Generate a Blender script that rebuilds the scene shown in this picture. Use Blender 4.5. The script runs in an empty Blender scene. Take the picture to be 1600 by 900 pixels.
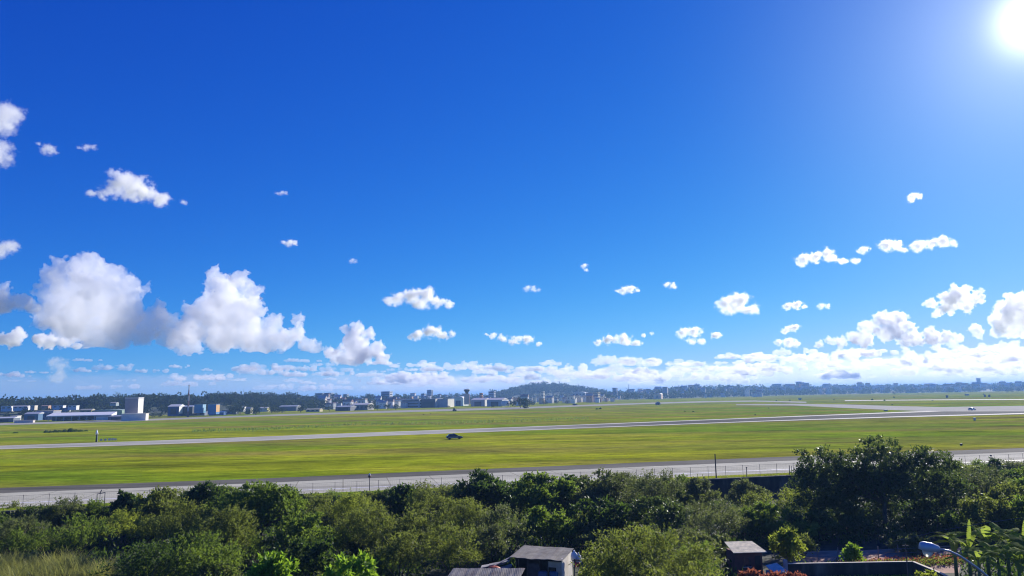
import bpy, bmesh, math, random
import numpy as np
from mathutils import Matrix, Vector

S = bpy.context.scene
C = S.collection
RD = math.radians

# ------------------------------------------------------------------ camera
H = 14.0                       # eye height above the airfield
FPX = 1164.0                   # focal length in photo pixels (1600 wide)
PITCH, ROLL = RD(8.2), RD(1.0)
Fv = Vector((0, math.cos(PITCH), math.sin(PITCH)))
_r0 = Vector((1, 0, 0)); _u0 = Vector((0, -math.sin(PITCH), math.cos(PITCH)))
Rv = _r0 * math.cos(ROLL) - _u0 * math.sin(ROLL)
Uv = _u0 * math.cos(ROLL) + _r0 * math.sin(ROLL)
cam = bpy.data.cameras.new('camera')
cam.sensor_width = 36; cam.lens = 36 * FPX / 1600
cam.clip_start = 0.5; cam.clip_end = 300000
cam_ob = bpy.data.objects.new('camera', cam); C.objects.link(cam_ob); S.camera = cam_ob
cam_ob.matrix_world = Matrix(((Rv.x, Uv.x, -Fv.x, 0), (Rv.y, Uv.y, -Fv.y, 0), (Rv.z, Uv.z, -Fv.z, H), (0, 0, 0, 1)))

# ------------------------------------------------------------------ sky, sun, exposure
SUN_AZ, SUN_EL = 36.9, 22.5
EXPO = 0.45
S.view_settings.view_transform = 'Standard'; S.view_settings.look = 'None'
S.view_settings.exposure = EXPO; S.view_settings.gamma = 1; S.view_settings.use_curve_mapping = False
sun_dir = Vector((math.sin(RD(SUN_AZ)) * math.cos(RD(SUN_EL)), math.cos(RD(SUN_AZ)) * math.cos(RD(SUN_EL)), math.sin(RD(SUN_EL))))
W = bpy.data.worlds.new('World'); S.world = W; W.use_nodes = True
nt = W.node_tree; bg = nt.nodes['Background']; bg.inputs[1].default_value = 0.1


def N(tree, kind, **kw):
    n = tree.nodes.new(kind)
    for k, v in kw.items():
        setattr(n, k, v)
    return n


def math_node(tree, op, a, b=None):
    n = N(tree, 'ShaderNodeMath', operation=op)
    for i, v in enumerate((a, b)):
        if v is None: continue
        if isinstance(v, (int, float)): n.inputs[i].default_value = v
        else: tree.links.new(v, n.inputs[i])
    return n.outputs[0]


sky = N(nt, 'ShaderNodeTexSky', sky_type='NISHITA', sun_disc=False)
sky.sun_elevation = RD(SUN_EL); sky.sun_rotation = RD(SUN_AZ)
sky.air_density = 0.7; sky.dust_density = 0.1; sky.ozone_density = 6
sep = N(nt, 'ShaderNodeSeparateColor'); nt.links.new(sky.outputs[0], sep.inputs[0])
cmb = N(nt, 'ShaderNodeCombineColor')
# a per-channel grade of the sky (the photograph's saturated blue)
tc = N(nt, 'ShaderNodeTexCoord')
dot = N(nt, 'ShaderNodeVectorMath', operation='DOT_PRODUCT'); nt.links.new(tc.outputs['Generated'], dot.inputs[0]); dot.inputs[1].default_value = sun_dir
dcl = math_node(nt, 'MAXIMUM', dot.outputs['Value'], 0.0)
aur = math_node(nt, 'ADD', math_node(nt, 'MULTIPLY', math_node(nt, 'POWER', dcl, 2200.0), 1.4), math_node(nt, 'MULTIPLY', math_node(nt, 'POWER', dcl, 48.0), 0.17))
aur = math_node(nt, 'ADD', aur, math_node(nt, 'MULTIPLY', math_node(nt, 'POWER', dcl, 260.0), 0.24))
for i, (g, m, a) in enumerate(((1.92, 1.16, 1.0), (1.25, 1.00, .97), (0.60, 1.10, .92))):
    v = math_node(nt, 'POWER', math_node(nt, 'MULTIPLY', sep.outputs[i], 0.1), g)
    v = math_node(nt, 'MULTIPLY', v, m * 1.0)
    v = math_node(nt, 'DIVIDE', v, math_node(nt, 'POWER', math_node(nt, 'ADD', math_node(nt, 'POWER', math_node(nt, 'DIVIDE', v, (.70, .95, 1.7)[i]), 2.5), 1.0), 0.4))
    v = math_node(nt, 'ADD', v, math_node(nt, 'MULTIPLY', aur, a))   # the sun's aureole
    v = math_node(nt, 'MULTIPLY', v, 10.0 / 2 ** EXPO)
    nt.links.new(v, cmb.inputs[i])
nt.links.new(cmb.outputs[0], bg.inputs[0])

sl = bpy.data.lights.new('sun', 'SUN'); sl.energy = 5.0; sl.angle = RD(.53); sl.color = (1, .94, .85)
sun_ob = bpy.data.objects.new('sun', sl); C.objects.link(sun_ob)
sun_ob.rotation_euler = (-sun_dir).to_track_quat('-Z', 'Y').to_euler()

cy = S.cycles
cy.use_denoising = True; cy.denoiser = 'OPENIMAGEDENOISE'
cy.max_bounces = 56; cy.volume_bounces = 48; cy.diffuse_bounces = 2; cy.glossy_bounces = 2
cy.transmission_bounces = 4; cy.transparent_max_bounces = 8
cy.use_adaptive_sampling = True; cy.adaptive_threshold = 0.01
cy.sample_clamp_indirect = 6; cy.filter_width = 1.1

# ------------------------------------------------------------------ helpers
def hor(x): return 632.0 - 0.0175 * x           # photo row of the horizon


def ray(x, y): return Fv + Rv * ((x - 800) / FPX) + Uv * ((450 - y) / FPX)


def P(x, y, d): return Vector((0, 0, H)) + ray(x, y) * d            # point d metres ahead


def G(x, y, z=0.0):                                                   # point on level ground
    r = ray(x, y); return Vector((0, 0, H)) + r * ((z - H) / r.z)


def at(x, d, z=0.0):                                                  # ground point at photo column x, d ahead
    y = hor(x)
    p = P(x, y, d); p.z = z
    return p


def tag(o, label=None, cat=None, group=None, kind=None):
    for k, v in (('label', label), ('category', cat), ('group', group), ('kind', kind)):
        if v: o[k] = v
    return o


def empty(name, loc=(0, 0, 0), rz=0.0):
    o = bpy.data.objects.new(name, None); C.objects.link(o)
    o.location = loc; o.rotation_euler.z = rz; o.empty_display_size = .5
    return o


class MB:
    """collects shapes in one mesh"""
    def __init__(s): s.v = []; s.f = []; s.mi = []; s.m = 0

    def add(s, V, F):
        n = len(s.v); s.v += [tuple(v) for v in V]; s.f += [tuple(i + n for i in f) for f in F]; s.mi += [s.m] * len(F)
        return s

    def box(s, x0, x1, y0, y1, z0, z1):
        return s.add([(x, y, z) for z in (z0, z1) for y in (y0, y1) for x in (x0, x1)],
                     [(0, 2, 3, 1), (4, 5, 7, 6), (0, 1, 5, 4), (2, 6, 7, 3), (0, 4, 6, 2), (1, 3, 7, 5)])

    def prism(s, poly, axis, a, b):
        """poly of 2-D points swept along axis from a to b"""
        n = len(poly)
        def p(q, t): return {'x': (t, q[0], q[1]), 'y': (q[0], t, q[1]), 'z': (q[0], q[1], t)}[axis]
        return s.add([p(q, a) for q in poly] + [p(q, b) for q in poly],
                     [tuple(range(n))[::-1], tuple(range(n, 2 * n))] + [(i, (i + 1) % n, n + (i + 1) % n, n + i) for i in range(n)])

    def tube(s, pts, rad, n=8):
        pts = [Vector(p) for p in pts]
        rads = rad if isinstance(rad, (list, tuple)) else [rad] * len(pts)
        V = []; F = []
        for i, p in enumerate(pts):
            d = (pts[min(i + 1, len(pts) - 1)] - pts[max(i - 1, 0)]).normalized()
            a = d.cross(Vector((0, 0, 1)) if abs(d.z) < .95 else Vector((1, 0, 0))).normalized(); b = d.cross(a)
            for k in range(n):
                t = 2 * math.pi * k / n
                V.append(p + (a * math.cos(t) + b * math.sin(t)) * rads[i])
        for i in range(len(pts) - 1):
            for k in range(n):
                F.append((i * n + k, i * n + (k + 1) % n, (i + 1) * n + (k + 1) % n, (i + 1) * n + k))
        F.append(tuple(range(n))[::-1]); F.append(tuple(range((len(pts) - 1) * n, len(pts) * n)))
        return s.add(V, F)

    def lathe(s, prof, n=16, c=(0, 0, 0)):
        V = []; F = []
        for r, z in prof:
            for k in range(n):
                t = 2 * math.pi * k / n
                V.append((c[0] + r * math.cos(t), c[1] + r * math.sin(t), c[2] + z))
        for i in range(len(prof) - 1):
            for k in range(n):
                F.append((i * n + k, i * n + (k + 1) % n, (i + 1) * n + (k + 1) % n, (i + 1) * n + k))
        F.append(tuple(range(n))[::-1]); F.append(tuple(range((len(prof) - 1) * n, len(prof) * n)))
        return s.add(V, F)

    def build(s, name, mat, parent=None, smooth=False, bevel=0):
        me = bpy.data.meshes.new(name); me.from_pydata(s.v, [], s.f)
        for m in (mat if isinstance(mat, (list, tuple)) else [mat]): me.materials.append(m)
        if any(s.mi): me.polygons.foreach_set('material_index', s.mi)
        b = bmesh.new(); b.from_mesh(me); bmesh.ops.recalc_face_normals(b, faces=b.faces)
        if bevel: bmesh.ops.bevel(b, geom=list(b.edges), offset=bevel, segments=2, affect='EDGES', profile=.6)
        b.to_mesh(me); b.free()
        if smooth: me.polygons.foreach_set('use_smooth', [True] * len(me.polygons))
        o = bpy.data.objects.new(name, me); C.objects.link(o)
        if parent is not None: o.parent = parent
        return o


def quads_mesh(name, V, mat, tint=None):
    """fast mesh of separate quads, V is (n,4,3)"""
    n = len(V)
    me = bpy.data.meshes.new(name)
    me.vertices.add(n * 4); me.vertices.foreach_set('co', V.astype(np.float32).ravel())
    me.loops.add(n * 4); me.loops.foreach_set('vertex_index', np.arange(n * 4, dtype=np.int32))
    me.polygons.add(n); me.polygons.foreach_set('loop_start', np.arange(0, n * 4, 4, dtype=np.int32))
    me.polygons.foreach_set('loop_total', np.full(n, 4, dtype=np.int32))
    if tint is not None:
        a = me.attributes.new('tint', 'FLOAT', 'FACE'); a.data.foreach_set('value', tint.astype(np.float32))
    me.update(calc_edges=True); me.validate()
    me.materials.append(mat)
    return me


# ------------------------------------------------------------------ materials
def new_mat(name):
    m = bpy.data.materials.new(name); m.use_nodes = True
    return m, m.node_tree, m.node_tree.nodes['Principled BSDF']


def noise(t, scale, detail=4, vec=None, rough=.55):
    n = N(t, 'ShaderNodeTexNoise'); n.inputs['Scale'].default_value = scale; n.inputs['Detail'].default_value = detail; n.inputs['Roughness'].default_value = rough
    if vec is not None: t.links.new(vec, n.inputs['Vector'])
    return n.outputs['Fac']


def ramp(t, fac, stops):
    n = N(t, 'ShaderNodeValToRGB'); e = n.color_ramp.elements
    while len(e) < len(stops): e.new(.5)
    for i, (p, c) in enumerate(stops):
        e[i].position = p; e[i].color = (c if len(c) == 4 else (*c, 1)) if isinstance(c, (tuple, list)) else (c, c, c, 1)
    t.links.new(fac, n.inputs[0]); return n.outputs[0]


def mix(t, a, b, fac, mode='MIX'):
    n = N(t, 'ShaderNodeMix', data_type='RGBA', blend_type=mode)
    for s, v in ((0, fac), (6, a), (7, b)):
        if isinstance(v, (int, float)): n.inputs[s].default_value = v
        elif isinstance(v, tuple): n.inputs[s].default_value = (*v, 1) if len(v) == 3 else v
        else: t.links.new(v, n.inputs[s])
    return n.outputs[2]


def obj_vec(t, scale=(1, 1, 1), rz=0.0, world=False):
    g = N(t, 'ShaderNodeNewGeometry') if world else N(t, 'ShaderNodeTexCoord')
    m = N(t, 'ShaderNodeMapping'); m.inputs['Scale'].default_value = scale; m.inputs['Rotation'].default_value = (0, 0, rz)
    t.links.new(g.outputs['Position'] if world else g.outputs['Object'], m.inputs['Vector'])
    return m.outputs[0]


_cache = {}
def paint(col, rough=.6, var=.18, scale=.6, metal=0.0):
    """weathered paint or render: base colour with soft dirt variation"""
    key = (tuple(col), rough, var, scale, metal)
    if key in _cache: return _cache[key]
    m, t, b = new_mat('weathered_paint')
    f = noise(t, scale, 5, obj_vec(t))
    lo = tuple(c * (1 - var) for c in col); hi = tuple(min(1, c * (1 + var * .5)) for c in col)
    t.links.new(ramp(t, f, [(.3, lo), (.7, hi)]), b.inputs['Base Color'])
    b.inputs['Roughness'].default_value = rough; b.inputs['Metallic'].default_value = metal
    _cache[key] = m
    return m


def glass_dark():
    if 'gl' in _cache: return _cache['gl']
    m, t, b = new_mat('dark_glass'); b.inputs['Base Color'].default_value = (.02, .03, .045, 1); b.inputs['Roughness'].default_value = .08
    _cache['gl'] = m; return m


def corrugated(col, rough=.5, pitch=.2, rust=0.3):
    m, t, b = new_mat('corrugated_sheet')
    v = obj_vec(t)
    w = N(t, 'ShaderNodeTexWave', wave_type='BANDS', bands_direction='X'); w.inputs['Scale'].default_value = 1 / pitch / 3.2
    t.links.new(v, w.inputs['Vector'])
    f = noise(t, .9, 6, v, .65)
    g = noise(t, 3.0, 5, obj_vec(t, (1, .15, 1)), .6)
    c = ramp(t, f, [(.35, tuple(x * .6 for x in col)), (.6, col), (.75, tuple(min(1, x * 1.35) for x in col))])
    c = mix(t, c, (.16, .10, .07), math_node(t, 'MULTIPLY', ramp(t, g, [(.52, 0.0), (.68, 1.0)]), rust))
    t.links.new(c, b.inputs['Base Color']); b.inputs['Roughness'].default_value = max(rough, .75); b.inputs['Specular IOR Level'].default_value = .15
    bp = N(t, 'ShaderNodeBump'); bp.inputs['Strength'].default_value = .5; bp.inputs['Distance'].default_value = .02
    t.links.new(w.outputs['Fac'], bp.inputs['Height']); t.links.new(bp.outputs[0], b.inputs['Normal'])
    return m


def leaf_mat(name, dark, light, back, trans=.42, rough=.55, spec=.22):
    m, t, b = new_mat(name)
    a = N(t, 'ShaderNodeAttribute', attribute_name='tint')
    c = ramp(t, a.outputs['Fac'], [(0.0, dark), (.75, light), (1.0, tuple(x * 1.25 for x in light))])
    t.links.new(c, b.inputs['Base Color']); b.inputs['Roughness'].default_value = rough
    b.inputs['Specular IOR Level'].default_value = spec * .7
    tr = N(t, 'ShaderNodeBsdfTranslucent')
    t.links.new(mix(t, c, back, .7), tr.inputs['Color'])
    mx = N(t, 'ShaderNodeMixShader'); mx.inputs[0].default_value = trans
    t.links.new(b.outputs[0], mx.inputs[1]); t.links.new(tr.outputs[0], mx.inputs[2])
    t.links.new(mx.outputs[0], t.nodes['Material Output'].inputs['Surface'])
    return m


def bark_mat():
    m, t, b = new_mat('bark'); f = noise(t, 6, 5, obj_vec(t, (1, 1, .25)))
    t.links.new(ramp(t, f, [(.3, (.05, .04, .03)), (.7, (.16, .13, .10))]), b.inputs['Base Color']); b.inputs['Roughness'].default_value = .9
    return m


BARK = bark_mat()


def volume_mat(name, den, g=.6, col=(1, 1, 1)):
    m = bpy.data.materials.new(name); m.use_nodes = True; n = m.node_tree; n.nodes.clear()
    o = n.nodes.new('ShaderNodeOutputMaterial'); v = n.nodes.new('ShaderNodeVolumePrincipled')
    v.inputs['Color'].default_value = (*col, 1); v.inputs['Density'].default_value = den; v.inputs['Anisotropy'].default_value = g
    n.links.new(v.outputs[0], o.inputs['Volume'])
    return m


# ------------------------------------------------------------------ ground
WALL_A, WALL_M = 116.5, 0.229          # the airfield's edge: y = WALL_A + WALL_M * x
WANG = math.atan(WALL_M)
LOW = -3.0                             # level of the land below the airfield


def grass_material():
    m, t, b = new_mat('airfield_grass')
    ang = -RD(15)
    streak = noise(t, 1, 5, obj_vec(t, (.004, .045, 1), ang, True), .6)
    patch = noise(t, 1, 4, obj_vec(t, (.0045, .012, 1), ang, True), .6)
    fine = noise(t, 1, 6, obj_vec(t, (.18, .45, 1), ang, True), .7)
    speck = noise(t, 1, 3, obj_vec(t, (1.2, 2.5, 1), ang, True), .6)
    brown = noise(t, 1, 4, obj_vec(t, (.0035, .022, 3), ang, True), .55)
    mid = noise(t, 1, 6, obj_vec(t, (.026, .075, 1), ang, True), .68)
    c = ramp(t, streak, [(.30, (.165, .19, .009)), (.42, (.28, .33, .013)), (.54, (.375, .385, .024)), (.63, (.285, .335, .013)), (.74, (.17, .205, .009))])
    c = mix(t, c, (.15, .27, .011), ramp(t, patch, [(.46, 0.0), (.58, .8)]))
    c = mix(t, c, (.26, .225, .05), ramp(t, brown, [(.47, 0.0), (.60, .85)]))
    tuft = noise(t, 1, 5, obj_vec(t, (.07, .22, 1), ang, True), .72)
    c = mix(t, c, ramp(t, tuft, [(.30, (.45, .45, .4)), (.46, (1.0, 1.0, 1.0)), (.75, (1.35, 1.3, 1.2))]), .8, 'MULTIPLY')
    c = mix(t, c, ramp(t, mid, [(.30, (.50, .50, .46)), (.48, (1.0, 1.0, 1.0)), (.70, (1.38, 1.34, 1.25))]), 1.0, 'MULTIPLY')
    c = mix(t, c, ramp(t, fine, [(.25, (.36, .40, .36)), (.5, (.95, .95, .95)), (.75, (1.4, 1.35, 1.3))]), .9, 'MULTIPLY')
    c = mix(t, c, ramp(t, speck, [(.3, .65), (.7, 1.3)]), .6, 'MULTIPLY')
    t.links.new(c, b.inputs['Base Color']); b.inputs['Roughness'].default_value = 1.0; b.inputs['Specular IOR Level'].default_value = .0
    return m


def soil_material():
    m, t, b = new_mat('undergrowth_soil')
    f = noise(t, .9, 6, obj_vec(t)); g = noise(t, .12, 4, obj_vec(t))
    c = ramp(t, f, [(.3, (.012, .015, .007)), (.6, (.035, .04, .016)), (.75, (.06, .05, .03))])
    c = mix(t, c, (.04, .055, .015), ramp(t, g, [(.45, 0.0), (.6, .7)]))
    t.links.new(c, b.inputs['Base Color']); b.inputs['Roughness'].default_value = .95
    return m


gm = MB()
xs = [-24000, -3000, -600, -200, 200, 600, 3000, 24000]
for (v0, z0, v1, z1, mi) in ((-400, LOW, 0, LOW, 1), (0, LOW, 0.05, 0, 1), (0.05, 0, 1500, 0, 0), (1500, 0, 14000, 0, 0)):
    gm.m = mi
    far = v1 > 1000
    for x0, x1 in zip(xs[:-1], xs[1:]):
        def yy(x, v): return (WALL_A + WALL_M * max(-1200, min(1200, x))) + v
        gm.add([(x0, yy(x0, v0), z0), (x1, yy(x1, v0), z0), (x1, yy(x1, v1), z1), (x0, yy(x0, v1), z1)], [(0, 1, 2, 3)])
tag(gm.build('ground', [grass_material(), soil_material()]), kind='structure')


def concrete_material(name, base, dark, ang, joint=True, worn=None):
    m, t, b = new_mat(name)
    v = obj_vec(t, (1, 1, 1), -ang, True)
    stain = noise(t, 1, 5, obj_vec(t, (.012, .22, 1), -ang, True), .6)
    blot = noise(t, .09, 5, v, .65); fine = noise(t, 1.6, 4, v, .6)
    c = ramp(t, stain, [(.32, dark), (.5, base), (.72, tuple(min(1, x * 1.15) for x in base))])
    if worn:       # newer black asphalt towards the runway's far end
        gg = N(t, 'ShaderNodeNewGeometry'); sx = N(t, 'ShaderNodeSeparateXYZ'); t.links.new(gg.outputs['Position'], sx.inputs[0])
        k = math_node(t, 'ADD', math_node(t, 'MULTIPLY', sx.outputs['X'], 1 / 260.0), math_node(t, 'MULTIPLY', stain, .6))
        c = mix(t, c, worn, ramp(t, k, [(.15, 0.0), (.60, 1.0)]))
    c = mix(t, c, ramp(t, blot, [(.3, .78), (.6, 1.06)]), .8, 'MULTIPLY')
    c = mix(t, c, ramp(t, fine, [(.3, .88), (.7, 1.1)]), .7, 'MULTIPLY')
    if joint:
        br = N(t, 'ShaderNodeTexBrick', offset=0.0); br.inputs['Scale'].default_value = 1; br.inputs['Brick Width'].default_value = 7.5
        br.inputs['Row Height'].default_value = 5.75; br.inputs['Mortar Size'].default_value = .10
        br.inputs['Color1'].default_value = (1, 1, 1, 1); br.inputs['Color2'].default_value = (.88, .88, .87, 1); br.inputs['Mortar'].default_value = (.55, .53, .5, 1)
        t.links.new(v, br.inputs['Vector']); c = mix(t, c, br.outputs['Color'], .8, 'MULTIPLY')
    t.links.new(c, b.inputs['Base Color']); b.inputs['Roughness'].default_value = .95; b.inputs['Specular IOR Level'].default_value = .03
    return m


def strip(name, near, far, z, mat, lab=None):
    """a paved sheet between two edges given as photo points on the airfield plane"""
    a = [G(*q) for q in near]; c = [G(*q) for q in far]
    n = len(a); mb = MB()
    mb.add([(p.x, p.y, z) for p in a + c], [(i, i + 1, n + i + 1, n + i) for i in range(n - 1)])
    return tag(mb.build(name, mat), kind='structure')


def lerp_edge(E, F, t): return [(a[0], a[1] + (b[1] - a[1]) * t) for a, b in zip(E, F)]


TN = [(-160, 802.5), (0, 794), (400, 775), (800, 757), (1200, 740), (1600, 724), (1760, 718)]
TF = [(-160, 769), (0, 762.5), (400, 748), (800, 731), (1200, 714.5), (1600, 700), (1760, 694.5)]
CONC = concrete_material('taxiway_concrete', (.57, .545, .41), (.42, .40, .31), RD(12.7))
ASPH = concrete_material('asphalt_shoulder', (.17, .16, .125), (.10, .096, .075), RD(12.7), False)  # dark asphalt, toned down further for the grass edge's shadow
strip('taxiway', TN, lerp_edge(TF, TN, .26), .006, CONC)
strip('taxiway_shoulder', lerp_edge(TF, TN, .27), TF, .005, ASPH)
WHITE_LINE = paint((.72, .70, .66), .7, .35, 2.0)
strip('edge_line', lerp_edge(TN, TF, .20), lerp_edge(TN, TF, .235), .012, WHITE_LINE)

RN = [(-160, 707.5), (0, 702), (200, 696), (400, 689), (600, 681), (800, 673.5), (1000, 666), (1200, 658.7), (1400, 652.5), (1600, 647.5), (1760, 643.5)]
RF = [(-160, 702), (0, 696.5), (200, 690), (400, 682.5), (600, 675), (800, 667.5), (1000, 659.5), (1200, 651.5), (1400, 643.5), (1600, 637), (1760, 632)]
RWY = concrete_material('runway_asphalt', (.50, .475, .37), (.34, .32, .25), RD(19), False, (.085, .078, .062))
strip('runway', RN, RF, .02, RWY)
strip('runway_edge_line', lerp_edge(RN, RF, .06), lerp_edge(RN, RF, .20), .035, paint((.56, .53, .42), .9, .3, .05))
strip('runway_edge_line', lerp_edge(RN, RF, .80), lerp_edge(RN, RF, .95), .035, paint((.56, .53, .42), .9, .3, .05))
LGHT = concrete_material('pale_concrete', (.42, .40, .32), (.31, .295, .235), RD(30), False)
strip('runway_link', [(1150, 633.2), (1240, 633.6), (1320, 637.5), (1400, 641), (1470, 643), (1600, 643), (1700, 642)],
      [(1150, 631.8), (1240, 631), (1320, 632), (1400, 634.5), (1470, 636), (1600, 634), (1700, 632.5)], .05, LGHT)
strip('far_taxiway', [(-160, 669), (0, 664.5), (200, 658.5), (400, 651), (600, 645), (700, 642.3), (800, 639.5), (900, 635.3), (1000, 631.8), (1100, 628.8), (1180, 627.6), (1260, 629.5)],
      [(-160, 666.5), (0, 661.5), (200, 655.7), (400, 648.6), (600, 642), (700, 639.2), (800, 636.5), (900, 633), (1000, 629.6), (1100, 626.8), (1180, 625.8), (1260, 627.6)], .03, LGHT)
strip('dirt_track', [(1320, 626.4), (1450, 625.4), (1600, 624.8), (1700, 624)], [(1320, 625.2), (1450, 624.3), (1600, 623.6), (1700, 622.9)], .03, paint((.50, .44, .33), .9, .2, .02))

# ------------------------------------------------------------------ hills behind the field
HX = [-250, -100, 0, 100, 200, 300, 400, 500, 600, 700, 780, 815, 850, 880, 910, 945, 1000, 1100, 1200, 1300, 1500, 1700, 1850]
HR0 = [560, 600, 640, 680, 720, 780, 860, 950, 1020, 1100, 1400, 1700, 1800, 1800, 1700, 1600, 1700, 1900, 2100, 2300, 2300, 2300, 2300]
HR1 = [820, 860, 900, 950, 1000, 1050, 1120, 1500, 1700, 2200, 2900, 3000, 3000, 3000, 3000, 2900, 2600, 2700, 3000, 3300, 3400, 3400, 3400]
HSKY = [630, 628, 627, 623, 619.5, 618.5, 616.5, 619.5, 619, 617.5, 616.5, 606.5, 602.5, 603.5, 608.5, 615, 614.5, 605.5, 606, 604.5, 602.5, 598, 597]


def hill_at(px):
    r0, r1, ys = np.interp(px, HX, HR0), np.interp(px, HX, HR1), np.interp(px, HX, HSKY)
    top = H + (hor(px) - ys) / FPX * r1 - (9 if r1 < 1300 else 7)
    return r0, r1, max(1.0, top)


def hill_z(px, d):
    r0, r1, top = hill_at(px)
    s = min(1, max(0, (d - r0) / (r1 - r0))); s = s * s * (3 - 2 * s)
    return top * s + 1.2 * math.sin(px * .05) * math.sin(d * .011) * s


def hills_material():
    m, t, b = new_mat('wooded_hill')
    f = noise(t, .018, 6, obj_vec(t)); g = noise(t, .11, 5, obj_vec(t))
    c = ramp(t, f, [(.35, (.025, .04, .014)), (.55, (.05, .07, .022)), (.7, (.10, .12, .04))])
    c = mix(t, c, ramp(t, g, [(.3, .5), (.7, 1.3)]), .9, 'MULTIPLY')
    t.links.new(c, b.inputs['Base Color']); b.inputs['Roughness'].default_value = .95
    return m


hv = []; hf = []; pxs = np.arange(-250, 1851, 12); NR = 22
for px in pxs:
    r0, r1, top = hill_at(px)
    for k in range(NR):
        d = r0 + (r1 * 1.25 - r0) * k / (NR - 1)
        p = at(px, d); z = hill_z(px, d)
        if d > r1: z = top * max(.3, 1 - (d - r1) / (r1 * .8))
        hv.append((p.x, p.y, z - (.5 if k == 0 else 0)))
for i in range(len(pxs) - 1):
    for k in range(NR - 1):
        a = i * NR + k; hf.append((a, a + NR, a + NR + 1, a + 1))
hm = MB(); hm.add(hv, hf); tag(hm.build('hills', hills_material(), smooth=True), kind='structure')

# ------------------------------------------------------------------ foliage builders
def leaf_quads(rng, base, dirs, L, Wd):
    """diamond leaves growing from base points along dirs"""
    n = len(base)
    d = dirs / (np.linalg.norm(dirs, axis=1, keepdims=True) + 1e-9)
    r = rng.normal(size=(n, 3)); s = np.cross(d, r); s /= (np.linalg.norm(s, axis=1, keepdims=True) + 1e-9)
    L = L * rng.uniform(.6, 1.25, (n, 1)); w = Wd * rng.uniform(.7, 1.2, (n, 1))
    mid = base + d * L * .45
    up = np.cross(s, d)
    droop = up * L * .12
    return np.stack([base, mid + s * w * .5 + droop, base + d * L - droop, mid - s * w * .5 + droop], 1)


KIND = {
    # leaf length, width, shoot length, leaves per shoot, upward pull, shoots per m2 of lobe
    'broad': dict(L=.34, W=.19, shoot=1.0, n=12, up=.5, dens=3.2),
    'fine': dict(L=.30, W=.09, shoot=1.4, n=16, up=.6, dens=3.2),
    'big': dict(L=.48, W=.25, shoot=.9, n=9, up=.3, dens=2.9),
    'twig': dict(L=.25, W=.12, shoot=1.5, n=12, up=.8, dens=3.0),
}


def crown_mesh(name, rng, lobes, kind, mat):
    """lobes: (x, y, z, r) in the tree's own space; shoots sprout from each lobe's skin"""
    k = KIND[kind]; B = []; D = []; T = []
    cen = np.mean(np.array(lobes)[:, :3], 0)
    for (x, y, z, r) in lobes:
        ns = max(12, int(4 * math.pi * r * r * k['dens'] * .8))
        u = rng.normal(size=(ns, 3)); u /= np.linalg.norm(u, axis=1, keepdims=True)
        u[:, 2] = np.where(u[:, 2] < -.5, -u[:, 2], u[:, 2])
        rad = r * rng.uniform(.3, 1.0, (ns, 1)) ** .6
        st = np.array([x, y, z]) + u * rad * np.array([1, 1, .9])
        dr = u + np.array([0, 0, k['up']]) + rng.normal(size=(ns, 3)) * .35
        dr /= np.linalg.norm(dr, axis=1, keepdims=True)
        ln = k['shoot'] * rng.uniform(.45, 1.25, (ns, 1)) * min(1.15, .55 + r * .3)
        m = k['n']
        tt = np.linspace(.05, 1, m)[None, :, None] + rng.uniform(-.05, .05, (ns, m, 1))
        pts = st[:, None] + dr[:, None] * ln[:, None] * tt
        pts[:, :, 2] -= (tt[:, :, 0] ** 2) * ln * .18
        pts += rng.normal(size=pts.shape) * .07
        ld = dr[:, None] * .55 + rng.normal(size=(ns, m, 3)) * .65 + np.array([0, 0, -.05])
        tint = np.clip(rng.uniform(.15, .75, (ns, 1)) + rng.normal(size=(ns, m)) * .16 + (tt[:, :, 0] - .5) * .25, 0, 1)
        B.append(pts.reshape(-1, 3)); D.append(ld.reshape(-1, 3)); T.append(tint.ravel())
    B = np.concatenate(B); D = np.concatenate(D); T = np.concatenate(T)
    return quads_mesh(name, leaf_quads(rng, B, D, k['L'], k['W']), mat, T)


def make_lobes(rng, rx, rz, zc, n, shrub):
    lobes = []
    for i in range(int(n * 1.35)):
        a = rng.uniform(0, 2 * math.pi); q = math.sqrt(rng.uniform(0, 1))
        x = rx * .82 * q * math.cos(a); y = rx * .82 * q * math.sin(a)
        hmax = math.sqrt(max(.12, 1 - (q * .9) ** 2)) * rng.uniform(.65, 1.08)
        z = zc + rz * rng.uniform(-.85, .66) * hmax
        r = min(rx, rz) * rng.uniform(.20, .44)
        lobes.append((x, y, z, r))
    for k in range(4):
        lobes.append((rng.uniform(-.45, .45) * rx, rng.uniform(-.3, .3) * rx, zc + rz * rng.uniform(.5, .78), min(rx, rz) * rng.uniform(.18, .30)))
    return lobes


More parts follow.
